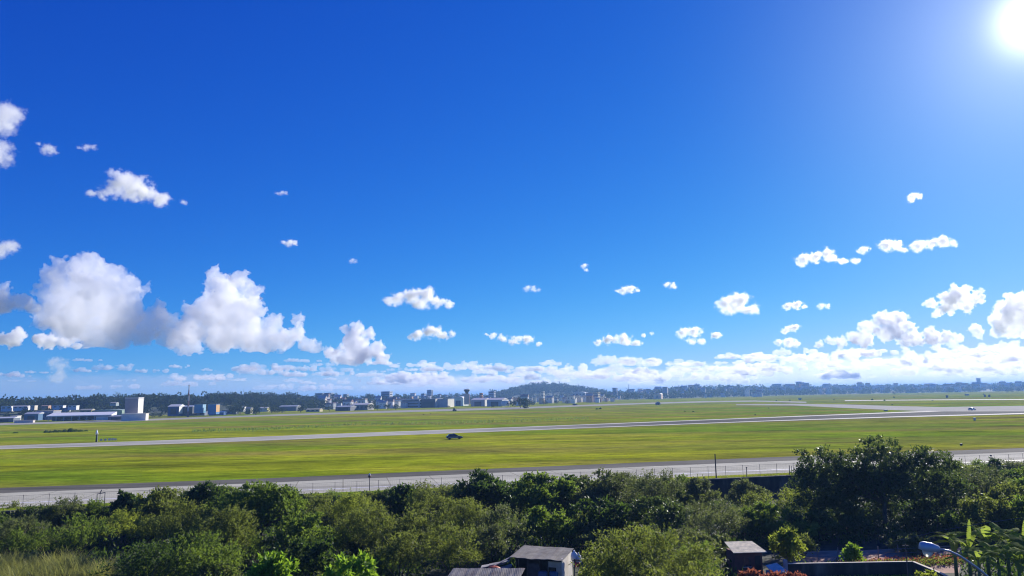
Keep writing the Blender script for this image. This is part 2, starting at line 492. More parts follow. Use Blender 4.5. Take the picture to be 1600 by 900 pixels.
MATS = {
    'green': leaf_mat('green_leaves', (.036, .070, .015), (.112, .172, .034), (.30, .43, .04), .48),
    'bright': leaf_mat('bright_green_leaves', (.058, .141, .015), (.154, .282, .031), (.435, .666, .038), .5),
    'olive': leaf_mat('olive_leaves', (.044, .060, .013), (.132, .164, .038), (.34, .41, .055), .48),
    'dark': leaf_mat('dark_green_leaves', (.015, .036, .013), (.054, .096, .026), (.154, .256, .026), .38, .5, .25),
    'grey': leaf_mat('grey_green_leaves', (.036, .050, .020), (.125, .148, .062), (.27, .33, .07), .42, .5, .25),
    'yellow': leaf_mat('yellow_green_leaves', (.062, .095, .014), (.18, .23, .036), (.45, .53, .05), .5),
    'glossy': leaf_mat('glossy_dark_leaves', (.022, .040, .016), (.085, .118, .042), (.20, .29, .04), .38, .45, .3),
    'red': leaf_mat('reddish_leaves', (.128, .032, .026), (.307, .102, .070), (.512, .166, .077)),
    'dry': leaf_mat('dry_grass_blades', (.06, .11, .015), (.36, .36, .09), (.52, .52, .11), .45, .5, .3),
    'banana': leaf_mat('banana_leaf', (.07, .125, .02), (.18, .26, .045), (.46, .58, .07), .55, .7, .05),
    'far': leaf_mat('far_tree_leaves', (.008, .016, .007), (.035, .052, .016), (.06, .09, .02), .3, .6, .1),
}


def trunk_mesh(rng, parent, lobes, h, rad, base_w=.9):
    mb = MB()
    top = Vector((rng.uniform(-.2, .2), rng.uniform(-.2, .2), h))
    fork = Vector((rng.uniform(-.15, .15), rng.uniform(-.15, .15), h * .45))
    mb.tube([(0, 0, -.15), (0.03, 0, h * .2), fork, top], [rad * 1.25, rad, rad * .8, rad * .35], 9)
    for (x, y, z, r) in lobes[:9]:
        t = Vector((x, y, z)); mid = fork.lerp(t, .5) + Vector((0, 0, -.1 * abs(z - fork.z)))
        mb.tube([fork * rng.uniform(.75, 1.0), mid, t], [rad * .5, rad * .33, rad * .1], 6)
    return mb.build('trunk', BARK, parent, smooth=True)


def tree(name, label, cat, px, top, d, hw, kind, mat, seed, group=None, shrub=False, lobes=None, nl=None, low=None, base=LOW):
    rng = np.random.default_rng(seed)
    p = at(px, d, base)
    ztop = H - (top - 5 - hor(px)) / FPX * d
    h = ztop - base; rx = hw / FPX * d
    root = empty(name, p)
    tag(root, label, cat, group)
    if lobes is None:
        cb = .04 * h if shrub else (.22 * h if low is None else low * h)
        rz = (h - cb) / 2; zc = cb + rz
        n = nl or int(9 + min(15, rx * rz * .8))
        lobes = make_lobes(rng, rx, rz * .9, zc - .05 * rz, n, shrub)
    if shrub:
        trunk = MB()
        for (x, y, z, r) in lobes[:7]:
            trunk.tube([(x * .12, y * .12, -.1), (x * .45, y * .45, z * .55), (x, y, z)], [.07, .05, .02], 6)
        trunk.build('stems', BARK, root, smooth=True)
    else:
        trunk_mesh(rng, root, lobes, h * .7, max(.1, h * .024))
    me = crown_mesh('crown', rng, lobes, kind, MATS[mat])
    o = bpy.data.objects.new('crown' if not shrub else 'foliage', me); C.objects.link(o); o.parent = root
    return root


# ------------------------------------------------------------------ trees and bushes below the airfield
FAR_G = 'trees and bushes below the airfield wall'
T_ = [
    # name, label, px, top, depth, half width, leaf kind, material, shrub
    ('shrub', 'olive feathery shrub at the left edge, close under the taxiway', 18, 787, 104, 46, 'fine', 'olive', 1),
    ('shrub', 'thin spiky shrub sticking up in front of the taxiway, left of the fence gate', 113, 776, 99, 34, 'fine', 'grey', 1),
    ('shrub', 'low dark shrub filling the gap under the fence gate', 172, 796, 101, 34, 'broad', 'dark', 1),
    ('tree', 'small dark round topped tree just right of the fence gate', 206, 767, 101, 15, 'big', 'dark', 0),
    ('shrub', 'light green shrub between two small dark trees left of the fence', 258, 762, 99, 44, 'broad', 'olive', 1),
    ('tree', 'dark broad leaved tree left of the big bright green tree', 326, 755, 97, 32, 'big', 'dark', 0),
    ('tree', 'big dense bright green tree with a rounded crown, left of the lamp post', 415, 749, 88, 68, 'broad', 'green', 0),
    ('shrub', 'mid green shrub under the fence, right of the big bright tree', 505, 772, 96, 42, 'twig', 'olive', 1),
    ('shrub', 'yellow green feathery shrub left of the lamp post by the fence', 556, 771, 93, 38, 'fine', 'yellow', 1),
    ('tree', 'dark big leaved small tree against the fence, right of the lamp post', 630, 757, 99, 24, 'big', 'dark', 0),
    ('shrub', 'spiky green bush at the fence, left of the dark dense tree', 673, 755, 97, 34, 'twig', 'olive', 1),
    ('tree', 'dark dense tree standing out in front of the taxiway mid way along', 757, 732, 103, 50, 'big', 'dark', 0),
    ('tree', 'knobbly mid green tree right of the dark dense tree', 846, 740, 101, 48, 'big', 'green', 0),
    ('tree', 'grey green tree in the middle of the tree line, beside a darker finer one', 930, 735, 101, 46, 'broad', 'grey', 0),
    ('tree', 'dark fine leaved grey tree left of the black pole', 1012, 734, 98, 50, 'twig', 'grey', 0),
    ('shrub', 'small grey bush at the foot of the black pole, before the dark wall', 1084, 746, 106, 24, 'broad', 'grey', 1),
    ('shrub', 'grey leafy bush in front of the dark retaining wall', 1152, 750, 107, 36, 'broad', 'grey', 1),
    ('shrub', 'yellow green bush before the wall, left of the tall dark tree', 1226, 762, 101, 42, 'fine', 'yellow', 1),
    ('tree', 'mid green tree beside the tall dark tree, toward the right edge', 1524, 727, 99, 38, 'twig', 'grey', 0),
    ('tree', 'bushy green tree at the right edge under the taxiway', 1592, 723, 101, 40, 'broad', 'green', 0),
    ('shrub', 'pale green rounded bush low in the right tree mass', 1562, 752, 92, 50, 'broad', 'olive', 1),
    ('shrub', 'low dark hedge like shrub at the wall foot, far left under the taxiway', 62, 789, 111, 34, 'twig', 'green', 1),
    ('shrub', 'low dark bush at the wall foot just left of the fence gate', 132, 790, 112, 26, 'broad', 'grey', 1),
    ('shrub', 'dense bush against the wall between the two small dark trees', 232, 774, 110, 40, 'broad', 'green', 1),
    ('shrub', 'dense bush against the wall behind the light green shrub', 290, 766, 109, 36, 'twig', 'olive', 1),
    ('shrub', 'tall dense bush against the wall left of the big bright tree', 352, 759, 108, 34, 'broad', 'green', 1),
    ('shrub', 'fine leaved bush at the wall, right of the big bright tree', 462, 767, 108, 34, 'fine', 'grey', 1),
    ('shrub', 'green bush along the wall, halfway to the lamp post', 520, 772, 110, 30, 'twig', 'green', 1),
    ('shrub', 'bushy growth at the foot of the lamp post', 592, 768, 109, 26, 'broad', 'yellow', 1),
    ('shrub', 'olive growth under the fence right of the lamp post', 655, 768, 108, 30, 'fine', 'olive', 1),
    ('shrub', 'green growth filling the wall foot before the dark dense tree', 706, 757, 109, 28, 'twig', 'olive', 1),
    ('shrub', 'bush in the gap right of the dark dense tree', 808, 753, 108, 24, 'broad', 'green', 1),
    ('tree', 'dark green tree between the knobbly tree and the grey green tree', 888, 742, 106, 34, 'big', 'dark', 0),
    ('tree', 'grey fine tree between the grey green tree and the dark fine one', 968, 738, 106, 34, 'twig', 'grey', 0),
    ('shrub', 'dark bush at the wall left of the black pole', 1052, 744, 108, 26, 'broad', 'green', 1),
    ('shrub', 'leafy bush against the wall right of the tall dark tree', 1492, 735, 106, 30, 'broad', 'grey', 1),
    ('shrub', 'dark leafy bush at the wall near the twin legged lamp', 1552, 733, 110, 36, 'big', 'dark', 1),
    ('shrub', 'shaded shrub at the trunk foot of the tall dark tree, left part', 1262, 800, 88, 44, 'broad', 'dark', 1),
    ('shrub', 'shaded shrub at the trunk foot of the tall dark tree, middle part', 1335, 806, 90, 46, 'twig', 'glossy', 1),
    ('shrub', 'shaded shrub at the trunk foot of the tall dark tree, right part', 1440, 800, 89, 46, 'broad', 'dark', 1),
    ('shrub', 'thick green shrub behind the twig shrub over the brown house', 1150, 792, 92, 44, 'fine', 'grey', 1),
    ('shrub', 'grey green grassy shrub on the left slope above the yellow grass', 38, 806, 86, 58, 'fine', 'grey', 1),
    ('shrub', 'dark shaded shrub in the hollow left of centre slope', 140, 806, 85, 56, 'twig', 'green', 1),
    ('shrub', 'bright olive shrub on the slope above the tall grass clump', 205, 797, 90, 50, 'fine', 'yellow', 1),
    ('shrub', 'dense olive shrub in front of the small dark trees', 292, 784, 84, 58, 'twig', 'olive', 1),
    ('shrub', 'tall olive shrub pressed against the big bright tree', 360, 790, 79, 44, 'fine', 'olive', 1),
    ('shrub', 'green shrub at the right foot of the big bright tree', 482, 797, 81, 55, 'broad', 'green', 1),
    ('shrub', 'yellowish shrub with arching shoots below the lamp post', 575, 789, 82, 56, 'fine', 'olive', 1),
    ('shrub', 'dusty olive shrub below the fence, in the middle of the left half', 650, 785, 85, 54, 'twig', 'olive', 1),
    ('shrub', 'grey olive shrub in front of the dark dense tree', 722, 772, 86, 52, 'fine', 'olive', 1),
    ('shrub', 'pale twiggy shrub above the pile of boards', 790, 788, 82, 44, 'twig', 'grey', 1),
    ('shrub', 'fresh green bush above the grey roofed shed', 852, 792, 84, 42, 'big', 'green', 1),
    ('tree', 'dark shaded tree behind the grey roofed shed', 930, 778, 88, 52, 'big', 'dark', 0),
    ('tree', 'dark tree behind the near yellow green tree', 1020, 776, 86, 56, 'broad', 'glossy', 0),
    ('shrub', 'grey twiggy shrub over the small brown house', 1105, 781, 86, 52, 'twig', 'grey', 1),
    ('shrub', 'dark green shrub left under the tall dark tree', 1185, 785, 90, 44, 'broad', 'green', 1),
    ('shrub', 'mid green shrub behind the banana plants', 1515, 772, 86, 52, 'broad', 'olive', 1),
    ('shrub', 'dark green shrub at the right edge behind the banana plants', 1588, 778, 84, 46, 'big', 'green', 1),
    ('shrub', 'dark shrub to the right of the tall yellow grass', 240, 838, 66, 60, 'twig', 'dark', 1),
    ('shrub', 'tall dark green shrub in the lower left thicket', 335, 826, 68, 58, 'twig', 'green', 1),
    ('shrub', 'light green bush at the bottom, left of the round bright bush', 430, 850, 59, 36, 'big', 'bright', 1),
    ('shrub', 'round bright green bush at the bottom edge of the thicket', 557, 862, 57, 50, 'big', 'bright', 1),
    ('shrub', 'dark bush between the two bright bushes at the bottom', 492, 838, 69, 44, 'broad', 'dark', 1),
    ('shrub', 'olive grey shrub left above the lower tin roof', 625, 828, 71, 52, 'twig', 'olive', 1),
    ('shrub', 'feathery olive shrub behind the lower tin roof', 705, 818, 73, 52, 'fine', 'olive', 1),
    ('shrub', 'pale olive shrub left of the grey roofed shed', 762, 822, 77, 38, 'fine', 'grey', 1),
    ('tree', 'near yellow green tree with pale pods, right of the grey roofed shed', 1008, 815, 58, 118, 'fine', 'olive', 0),
    ('tree', 'small bright green tree beside the brown house and garden wall', 1212, 826, 74, 22, 'broad', 'yellow', 0),
    ('shrub', 'dark shrub with pale leaves under the tall tree, beside the street lamp head', 1402, 838, 80, 32, 'big', 'grey', 1),
]
for i, (nm, lab, px, top, d, hw, kd, mt, sh) in enumerate(T_):
    tree(nm, lab, 'bush' if sh else 'tree', px, top, d, hw, kd, mt, 100 + i, FAR_G, bool(sh), low=.12 if nm == 'tree' else None)

rw_ = np.random.default_rng(404)
for i, px in enumerate(list(range(-50, 1060, 30)) + list(range(1485, 1690, 30))):
    x_ = (px - 800) / FPX; dw = WALL_A / (1 / 1.0 - WALL_M * x_) - 3.0
    topw = hor(px) + FPX * H / (dw + 3) - rw_.uniform(-4, 5)
    tree('shrub', 'leafy bush in the row along the foot of the retaining wall', 'bush', px + rw_.uniform(-8, 8), topw, dw - rw_.uniform(0, 1.5), rw_.uniform(20, 30), ('broad', 'fine', 'twig')[i % 3], ('green', 'olive', 'grey', 'dark')[int(rw_.integers(0, 4))], 1200 + i,
         'row of bushes along the wall foot', True, nl=6)

# the tall dark tree on the right: its lobes follow the photographed outline
def lobes_px(px0, d, L, seed):
    rng = np.random.default_rng(seed); b = at(px0, d, LOW); out = []
    for (x, y, r) in L:
        q = P(x, y, d + rng.uniform(-2.2, 2.2)); out.append((q.x - b.x, q.y - b.y, q.z - LOW, r / FPX * d))
    return out


BIG = [(1254, 712, 8), (1262, 730, 13), (1258, 752, 20), (1288, 711, 9), (1296, 728, 17), (1306, 745, 22), (1317, 715, 8), (1345, 716, 14), (1357, 698, 9), (1373, 693, 9), (1391, 698, 9), (1372, 712, 14), (1366, 732, 24), (1402, 707, 9), (1400, 728, 18),
       (1432, 712, 10), (1447, 709, 9), (1440, 727, 17), (1424, 745, 26), (1464, 730, 17), (1477, 717, 8), (1486, 734, 13), (1474, 755, 22), (1282, 775, 30), (1322, 770, 30), (1352, 785, 30),
       (1390, 770, 30), (1425, 790, 30), (1458, 790, 28), (1300, 805, 28), (1380, 810, 26), (1260, 800, 22), (1340, 815, 24), (1440, 815, 24), (1495, 770, 20), (1490, 800, 22),
       (1275, 750, 24), (1325, 745, 22), (1345, 756, 26), (1392, 748, 26), (1405, 768, 28), (1448, 768, 28), (1310, 790, 30), (1362, 765, 30)]
tree('tree', 'tall dark tree breaking the skyline of the right tree line, in front of the taxiway', 'tree', 1365, 688, 94, 120, 'broad', 'glossy', 900, FAR_G,
     lobes=lobes_px(1365, 94, BIG, 5))

rf_ = np.random.default_rng(515); k_ = 0
while k_ < 46:
    px, d = rf_.uniform(-40, 1640), rf_.uniform(64, 106)
    if 1130 < px < 1500 and d < 86: continue
    if 640 < px < 930 and d < 80: continue
    if px < 200 and d < 84: continue
    if px > 1420 and d < 76: continue
    p = at(px, d, LOW)
    if p.y > WALL_A + WALL_M * p.x - 6: continue
    topz = rf_.uniform(1.8, 3.4)
    tree('shrub', 'feathery mid green shrub filling a gap in the thicket', 'bush', px, hor(px) + FPX * (H - LOW - topz) / d, d, rf_.uniform(34, 58), ('fine', 'twig', 'broad')[k_ % 3], ('green', 'olive', 'green', 'grey')[k_ % 4], 1500 + k_, 'shrubs filling the thicket', True, nl=10)
    k_ += 1

# undergrowth that nobody could count, between the trunks
rng = np.random.default_rng(77)
Bp = []
while len(Bp) < 2600:
    px = rng.uniform(-120, 1720); d = rng.uniform(50, 114)
    p = at(px, d, LOW)
    if p.y > WALL_A + WALL_M * p.x - 2: continue
    if 1140 < px < 1490 and d < 83: continue
    if 660 < px < 920 and d < 75: continue
    Bp.append(p[:])
Bp = np.array(Bp)
n = 26
base = (Bp[:, None] + rng.normal(size=(len(Bp), n, 3)) * np.array([.7, .7, .25]) + np.array([0, 0, .35])).reshape(-1, 3)
dirs = rng.normal(size=base.shape) * .6 + np.array([0, 0, .8])
me = quads_mesh('undergrowth', leaf_quads(rng, base, dirs, .55, .2), MATS['dark'], rng.uniform(0, 1, len(base)))
o = bpy.data.objects.new('undergrowth', me); C.objects.link(o)
tag(o, 'dark leafy undergrowth between the trees', 'undergrowth', kind='stuff')

# tall yellow grass at the bottom left, and grass along the wall's top
def blades(name, pts, rng, L, w, mat, lean=.45, seg=3, clump=0.0):
    n = len(pts); az = rng.uniform(0, 2 * math.pi, n); ln = L * rng.uniform(.55, 1.2, n) * (1 + clump * np.sin(pts[:, 0] * 1.3 + 2 * np.sin(pts[:, 1] * .9)) * np.cos(pts[:, 1] * 1.1 + pts[:, 0] * .4))
    d = np.stack([np.cos(az), np.sin(az), np.zeros(n)], 1); s = np.stack([-np.sin(az), np.cos(az), np.zeros(n)], 1)
    lean_ = lean * rng.uniform(.3, 1.6, n); Q = []; T = []
    tn = rng.uniform(0, 1, n)
    def pt(t): return pts + d * (ln * lean_ * t ** 2)[:, None] + np.array([0, 0, 1.]) * (ln * (t - .35 * lean_ * t ** 2.5))[:, None]
    for k in range(seg):
        t0, t1 = k / seg, (k + 1) / seg
        w0, w1 = w * (1 - t0 * .8), w * (1 - t1 * .8)
        a, b = pt(t0), pt(t1)
        Q.append(np.stack([a - s * w0, a + s * w0, b + s * w1, b - s * w1], 1)); T.append(tn * .8 + t1 * .2)
    me = quads_mesh(name, np.concatenate(Q), mat, np.concatenate(T))
    o = bpy.data.objects.new(name, me); C.objects.link(o); return o


def scatter(rng, n, fx, fd, z=LOW):
    out = []
    while len(out) < n:
        px, d = rng.uniform(*fx), rng.uniform(*fd); out.append(at(px, d, z)[:])
    return np.array(out)


rng = np.random.default_rng(8)
pts = scatter(rng, 6500, (-60, 150), (70, 80)); pts2 = scatter(rng, 1500, (150, 185), (71, 76))
o = blades('tall_grass', np.concatenate([pts, pts2]), rng, 2.0, .04, MATS['dry'], .75, 4, .35)
tag(o, 'tall yellow dry grass in the bottom left corner', 'grass', kind='stuff')
u = rng.uniform(-80, 95, 9000); v = rng.uniform(.3, 3.0, 9000)
pts = np.stack([u, WALL_A + WALL_M * u + v, np.zeros(9000)], 1)
o = blades('verge_grass', pts, rng, .32, .03, MATS['yellow'], .5, 2)
tag(o, 'rough grass verge between the fence and the taxiway', 'grass', kind='stuff')

# ------------------------------------------------------------------ retaining wall, fence and poles along the airfield's edge
def wall_pt(x, off=0.0, z=0.0): return Vector((x, WALL_A + WALL_M * x + off, z))


def wall_mat():
    m, t, b = new_mat('stained_concrete_wall')
    f = noise(t, .5, 6, obj_vec(t, (1, 1, .3))); g = noise(t, 3, 4, obj_vec(t))
    c = ramp(t, f, [(.32, (.02, .018, .014)), (.52, (.055, .048, .036)), (.68, (.17, .15, .11))])
    c = mix(t, c, ramp(t, g, [(.3, .8), (.7, 1.15)]), .8, 'MULTIPLY')
    t.links.new(c, b.inputs['Base Color']); b.inputs['Roughness'].default_value = .9
    return m


rw = empty('retaining_wall', wall_pt(0, 0, LOW), WANG)
tag(rw, 'long dark stained retaining wall holding up the edge of the airfield', 'wall')
mb = MB(); mb.box(-140, 150, -.35, -.05, -.2, 2.98)
mb.build('wall_face', wall_mat(), rw)
mb = MB(); mb.box(-140, 150, -.42, -.001, 2.985, 3.12); mb.build('coping', paint((.12, .115, .10), .9, .3, .8), rw)

fence = empty('chain_link_fence', wall_pt(0, .25, 0), WANG)
tag(fence, 'thin grey chain link fence on top of the dark retaining wall', 'fence')
fm = paint((.10, .10, .11), .5, .2, 1, .4)
mb = MB(); mb.tube([(-95, 0, 0), (-95, 0, 2.05)], .028, 6)
post0 = mb.build('post', fm, fence)
for i in range(1, 62):
    c = post0.copy(); C.objects.link(c); c.location.x = i * 3.1
for z in (1.95, .12): MB().tube([(-95, 0, z), (95, 0, z)], .012, 5).build('rail', fm, fence)
mb = MB()
for z in np.arange(.35, 1.9, .2): mb.tube([(-95, 0, z), (95, 0, z)], .003, 4)
for x in np.arange(-95, 95, .28): mb.tube([(x, 0, .1), (x, 0, 1.95)], .003, 4)
mb.build('wire_mesh', fm, fence)

# fence gate frame, left
gp = G(152, 793); gt = empty('gate_frame', (gp.x, WALL_A + WALL_M * gp.x + .55, 0), WANG)
tag(gt, 'narrow dark gate frame at the fence, with a lamp arm, left side', 'gate')
mb = MB(); mb.tube([(-.42, 0, 0), (-.42, 0, 1.75)], .05, 8).tube([(.55, 0, 0), (.55, 0, 1.9)], .05, 8).tube([(-.42, 0, 1.72), (.1, 0, 1.78), (.55, 0, 1.86)], .045, 8)
mb.build('frame', fm, gt)
mb = MB(); mb.tube([(-.1, 0, 1.75), (.05, 0, 2.1), (.12, 0, 2.25)], .06, 8); mb.build('lamp_arm', fm, gt)

# lamp post with obstruction light, centre left
d_ = (WALL_A + WALL_M * -20) + 0.5
lp = P(584, 770, d_); lp = empty('lamp_post', (lp.x, WALL_A + WALL_M * lp.x + .6, 0), WANG)
tag(lp, 'thin post with a pale globe and reddish collar, by the fence', 'lamp')
mb = MB(); mb.tube([(0, 0, 0), (0, 0, 2.45)], [.055, .045], 8); mb.build('pole', fm, lp)
mb = MB(); mb.lathe([(.05, 2.4), (.2, 2.45), (.22, 2.62), (.12, 2.75)], 12); mb.build('collar', paint((.30, .10, .07), .5), lp, True)
mb = MB(); mb.lathe([(.1, 2.72), (.15, 2.8), (.14, 2.93), (.05, 3.02)], 12); mb.build('globe', paint((.75, .72, .65), .3, .05), lp, True)

bp_ = P(1112, 745, WALL_A + WALL_M * 33); pb = empty('black_pole', (bp_.x, WALL_A + WALL_M * bp_.x + .5, 0))
tag(pb, 'plain black pole standing at the wall in front of the taxiway', 'pole')
mb = MB(); mb.tube([(0, 0, .1), (0, 0, 3.95)], [.1, .085], 10); mb.build('shaft', paint((.015, .015, .017), .5), pb)
mb = MB(); mb.box(-.22, .22, -.22, .22, -.02, .12); mb.build('foot', paint((.03, .03, .03), .7), pb, bevel=.02)

for (x, y, hgt, lab) in ((1157, 746, 1.5, 'short leaning dark post right of the black pole'), (1228, 743, 1.6, 'pair of short posts left of the tall dark tree')):
    q = P(x, y, WALL_A + WALL_M * 42); r_ = empty('fence_stub', (q.x, WALL_A + WALL_M * q.x + .75, 0))
    tag(r_, lab, 'post')
    mb = MB(); mb.tube([(0, 0, 0), (.06, 0, hgt)], .06, 6); mb.build('post', fm, r_)
    mb = MB(); mb.box(-.06, .18, -.05, .05, hgt, hgt + .12) if y == 746 else mb.tube([(.38, 0, 0), (.4, 0, hgt * .95)], .04, 6)
    mb.build('cap' if y == 746 else 'post', fm, r_)
q = P(1543, 728, WALL_A + WALL_M * 80); r_ = empty('lamp_post', (q.x, WALL_A + WALL_M * q.x + .9, 0))
tag(r_, 'small dark twin legged lamp post at the fence near the right edge', 'lamp')
mb = MB(); mb.tube([(-.2, 0, 0), (-.12, 0, 1.5), (0, 0, 1.75), (.12, 0, 1.5), (.2, 0, 0)], .045, 6); mb.build('leg_frame', fm, r_)
mb = MB(); mb.lathe([(.05, 1.7), (.17, 1.75), (.17, 1.9), (.06, 1.98)], 10); mb.build('lamp_head', fm, r_)

# ------------------------------------------------------------------ things on the airfield
# car
def make_car(name, label, cat, loc, rz, body_col, stripe=True, lightbar=True, sc=1.0):
    root = empty(name, loc, rz); tag(root, label, cat); root.scale = (sc, sc, sc)
    L2 = 2.45
    prof = [(-2.45, .42), (-2.45, .88), (-2.3, .98), (-1.25, 1.04), (-.95, 1.06), (1.0, 1.02), (1.35, .98), (2.25, .80), (2.45, .62), (2.45, .36), (2.1, .30), (-2.2, .30)]
    mb = MB(); mb.prism([(x, z) for x, z in prof], 'y', -.9, .9)
    mb.build('body', paint(body_col, .28, .1, 2), root, bevel=.05)
    cab = [(-2.15, 1.0), (-1.75, 1.48), (-.1, 1.56), (.35, 1.5), (1.2, 1.02)]
    mb = MB()
    n = len(cab)
    V = [(x, -.84 + (.14 if z > 1.2 else 0), z) for x, z in cab] + [(x, .84 - (.14 if z > 1.2 else 0), z) for x, z in cab]
    mb.add(V, [tuple(range(n)), tuple(range(n, 2 * n))[::-1]] + [(i, (i + 1) % n, n + (i + 1) % n, n + i) for i in range(n)])
    mb.build('cabin', glass_dark(), root, bevel=.03)
    mb = MB(); mb.box(-1.7, .3, -.66, .66, 1.52, 1.585); mb.build('roof', paint(body_col, .28, .1, 2), root, bevel=.02)
    for x in (-1.5, 1.5):
        for y in (-.86, .86):
            w = empty('wheel', (x, y, .33)); w.parent = root
            mb = MB(); mb.lathe([(.22, -.11), (.33, -.11), (.345, 0), (.33, .11), (.22, .11)], 18); o = mb.build('tyre', paint((.02, .02, .02), .8), w); o.rotation_euler.x = math.pi / 2
            mb = MB(); mb.lathe([(.03, -.1), (.22, -.09), (.22, .09), (.03, .1)], 14); o = mb.build('rim', paint((.4, .4, .42), .35, .1, 1, .6), w); o.rotation_euler.x = math.pi / 2
    for y in (-.6, .6):
        mb = MB(); mb.box(2.36, 2.47, y - .2, y + .2, .62, .76); mb.build('headlight', paint((.75, .78, .8), .15, .02), root, bevel=.02)
        mb = MB(); mb.box(-2.475, -2.42, y - .2, y + .2, .7, .86); mb.build('tail_light', paint((.3, .02, .02), .25, .02), root, bevel=.01)
    if stripe:
        for y in (-.912, .912):
            mb = MB(); mb.box(-1.9, 1.1, y - .008, y + .008, .60, .74); mb.build('side_stripe', paint((.55, .60, .66), .4, .1), root)
    if lightbar:
        mb = MB(); mb.box(-.35, -.1, -.5, .5, 1.6, 1.73); mb.build('light_bar', paint((.06, .04, .05), .3), root, bevel=.02)
    return root


cp = G(710, 686.3)
make_car('patrol_car', 'dark blue patrol car with a roof light bar driving on the grass beside the runway', 'car', (cp.x, cp.y, .01), RD(11), (.012, .022, .075), sc=1.08)
cp = G(1519, 641.2)
make_car('service_car', 'small white car on the runway where the link joins, right side', 'car', (cp.x, cp.y, .06), RD(20), (.75, .75, .76), False, False)

# white-topped beacon with frames beside it
bc = G(150.5, 690.5); b0 = empty('approach_beacon', bc)
tag(b0, 'dark post with a white cone top at the far edge of the runway, left side', 'beacon')
mb = MB(); mb.tube([(0, 0, 0), (0, 0, 2.7)], [.34, .2], 10); mb.build('post', paint((.03, .03, .035), .6), b0)
mb = MB(); mb.tube([(.3, .1, 0), (.22, .1, 2.75)], .07, 8); mb.build('white_leg', paint((.7, .7, .7), .5), b0)
mb = MB(); mb.lathe([(.18, 2.6), (.52, 2.7), (.38, 3.3), (.10, 4.3)], 14); mb.build('cone', paint((.82, .82, .82), .5, .05), b0, True)
for x, hgt in ((158, .9), (164.5, .9), (171, 1.0), (176, 1.0), (180, .9)):
    q = G(x, 689.6 - (x - 158) * .03)
    mb = MB(); mb.box(-.45, .45, -.05, .05, .25, hgt).tube([(-.3, 0, 0), (-.3, 0, .3)], .04, 6).tube([(.3, 0, 0), (.3, 0, .3)], .04, 6)
    o = mb.build('marker_board', paint((.55, .56, .55), .6, .3, 2), None); o.location = q; o.rotation_euler.z = RD(15 + (x * 37) % 40)
    tag(o, 'low pale marker board beside the white topped beacon', 'marker', 'marker boards beside the beacon')

# little posts, boxes and bushes out on the grass
for (x, y, w, h_, col, nm, lab, cat) in (
        (1523, 657, .9, 1.2, (.65, .64, .6), 'marker_sign', 'tiny white faced sign on the grass before the runway, far right', 'sign'),
        (1502, 696, .55, .45, (.02, .02, .02), 'marker_block', 'tiny black marker block on the grass near the right end of the taxiway', 'marker'),
        (1384, 642.5, 2.2, .9, (.5, .46, .4), 'marker_block', 'small pale marker block where the runway link begins', 'marker'),
        (1511, 618, 6.5, 2.8, (.45, .48, .5), 'equipment_hut', 'grey hut on the far grass at the right, left of the paired dark huts', 'hut'),
        (1539, 620.3, 2.4, 3.4, (.05, .06, .08), 'equipment_hut', 'left one of two narrow dark huts on the far right grass', 'hut'),
        (1546, 620.5, 2.4, 3.4, (.05, .06, .08), 'equipment_hut', 'right one of two narrow dark huts on the far right grass', 'hut'),
        (1480, 621.5, 3.0, 3.6, (.06, .07, .08), 'equipment_hut', 'dark hut with a pale side on the far grass, right of centre', 'hut'),
        (1250, 625, 4.0, 3.0, (.55, .56, .55), 'equipment_hut', 'tiny pale hut on the far grass under the far slab tower', 'hut')):
    q = G(x, y); r_ = empty(nm, q, RD(10)); tag(r_, lab, cat)
    mb = MB(); mb.box(-w / 2, w / 2, -w * .25, w * .25, .15 * h_, h_ * .86); mb.build('cabinet', paint(col, .6), r_)
    mb = MB(); mb.box(-w * .42, w * .42, -w * .2, w * .2, -.05, .15 * h_ - .002); mb.build('plinth', paint((.25, .24, .23), .9), r_)
    mb = MB(); mb.box(-w * .54, w * .54, -w * .29, w * .29, h_ * .86 + .002, h_); mb.build('cap', paint(tuple(c * .8 for c in col), .6), r_)
q = G(710, 642.6); t_ = empty('tractor', q, RD(20)); tag(t_, 'small dark tractor at the edge of the far taxiway, before the hangars', 'tractor')
mb = MB(); mb.box(-1.0, 1.8, -.6, .6, .8, 1.7); mb.build('bonnet', paint((.02, .025, .03), .5), t_, bevel=.08)
mb = MB(); mb.box(-1.1, .4, -.7, .7, 1.6, 2.9); mb.build('cab', glass_dark(), t_, bevel=.1)
for x, r in ((-.7, .9), (1.3, .6)):
    for y in (-.8, .8):
        mb = MB(); mb.lathe([(r * .5, -.18), (r, -.18), (r, .18), (r * .5, .18)], 16); o = mb.build('wheel', paint((.02, .02, .02), .8), t_); o.location = (x, y, r); o.rotation_euler.x = math.pi / 2
q = G(898.5, 633.4); make_car('service_van', 'small dark vehicle on the far taxiway below the blue hill', 'van', q, RD(35), (.02, .02, .025), False, False, 1.35)
q = G(1028, 632.5); r_ = empty('equipment_hut', q); tag(r_, 'tiny grey hut beside the far taxiway, below the pink domed hangar', 'hut')
mb = MB(); mb.prism([(-2.6, .0), (-2.6, 2.4), (0, 3.8), (2.6, 2.4), (2.6, 0)], 'y', -2, 2); mb.build('wall', paint((.32, .33, .33), .7), r_)
mb = MB(); mb.box(-.7, .7, -2.03, -2.0, 0, 2.1); mb.build('door', paint((.05, .05, .06), .6), r_)


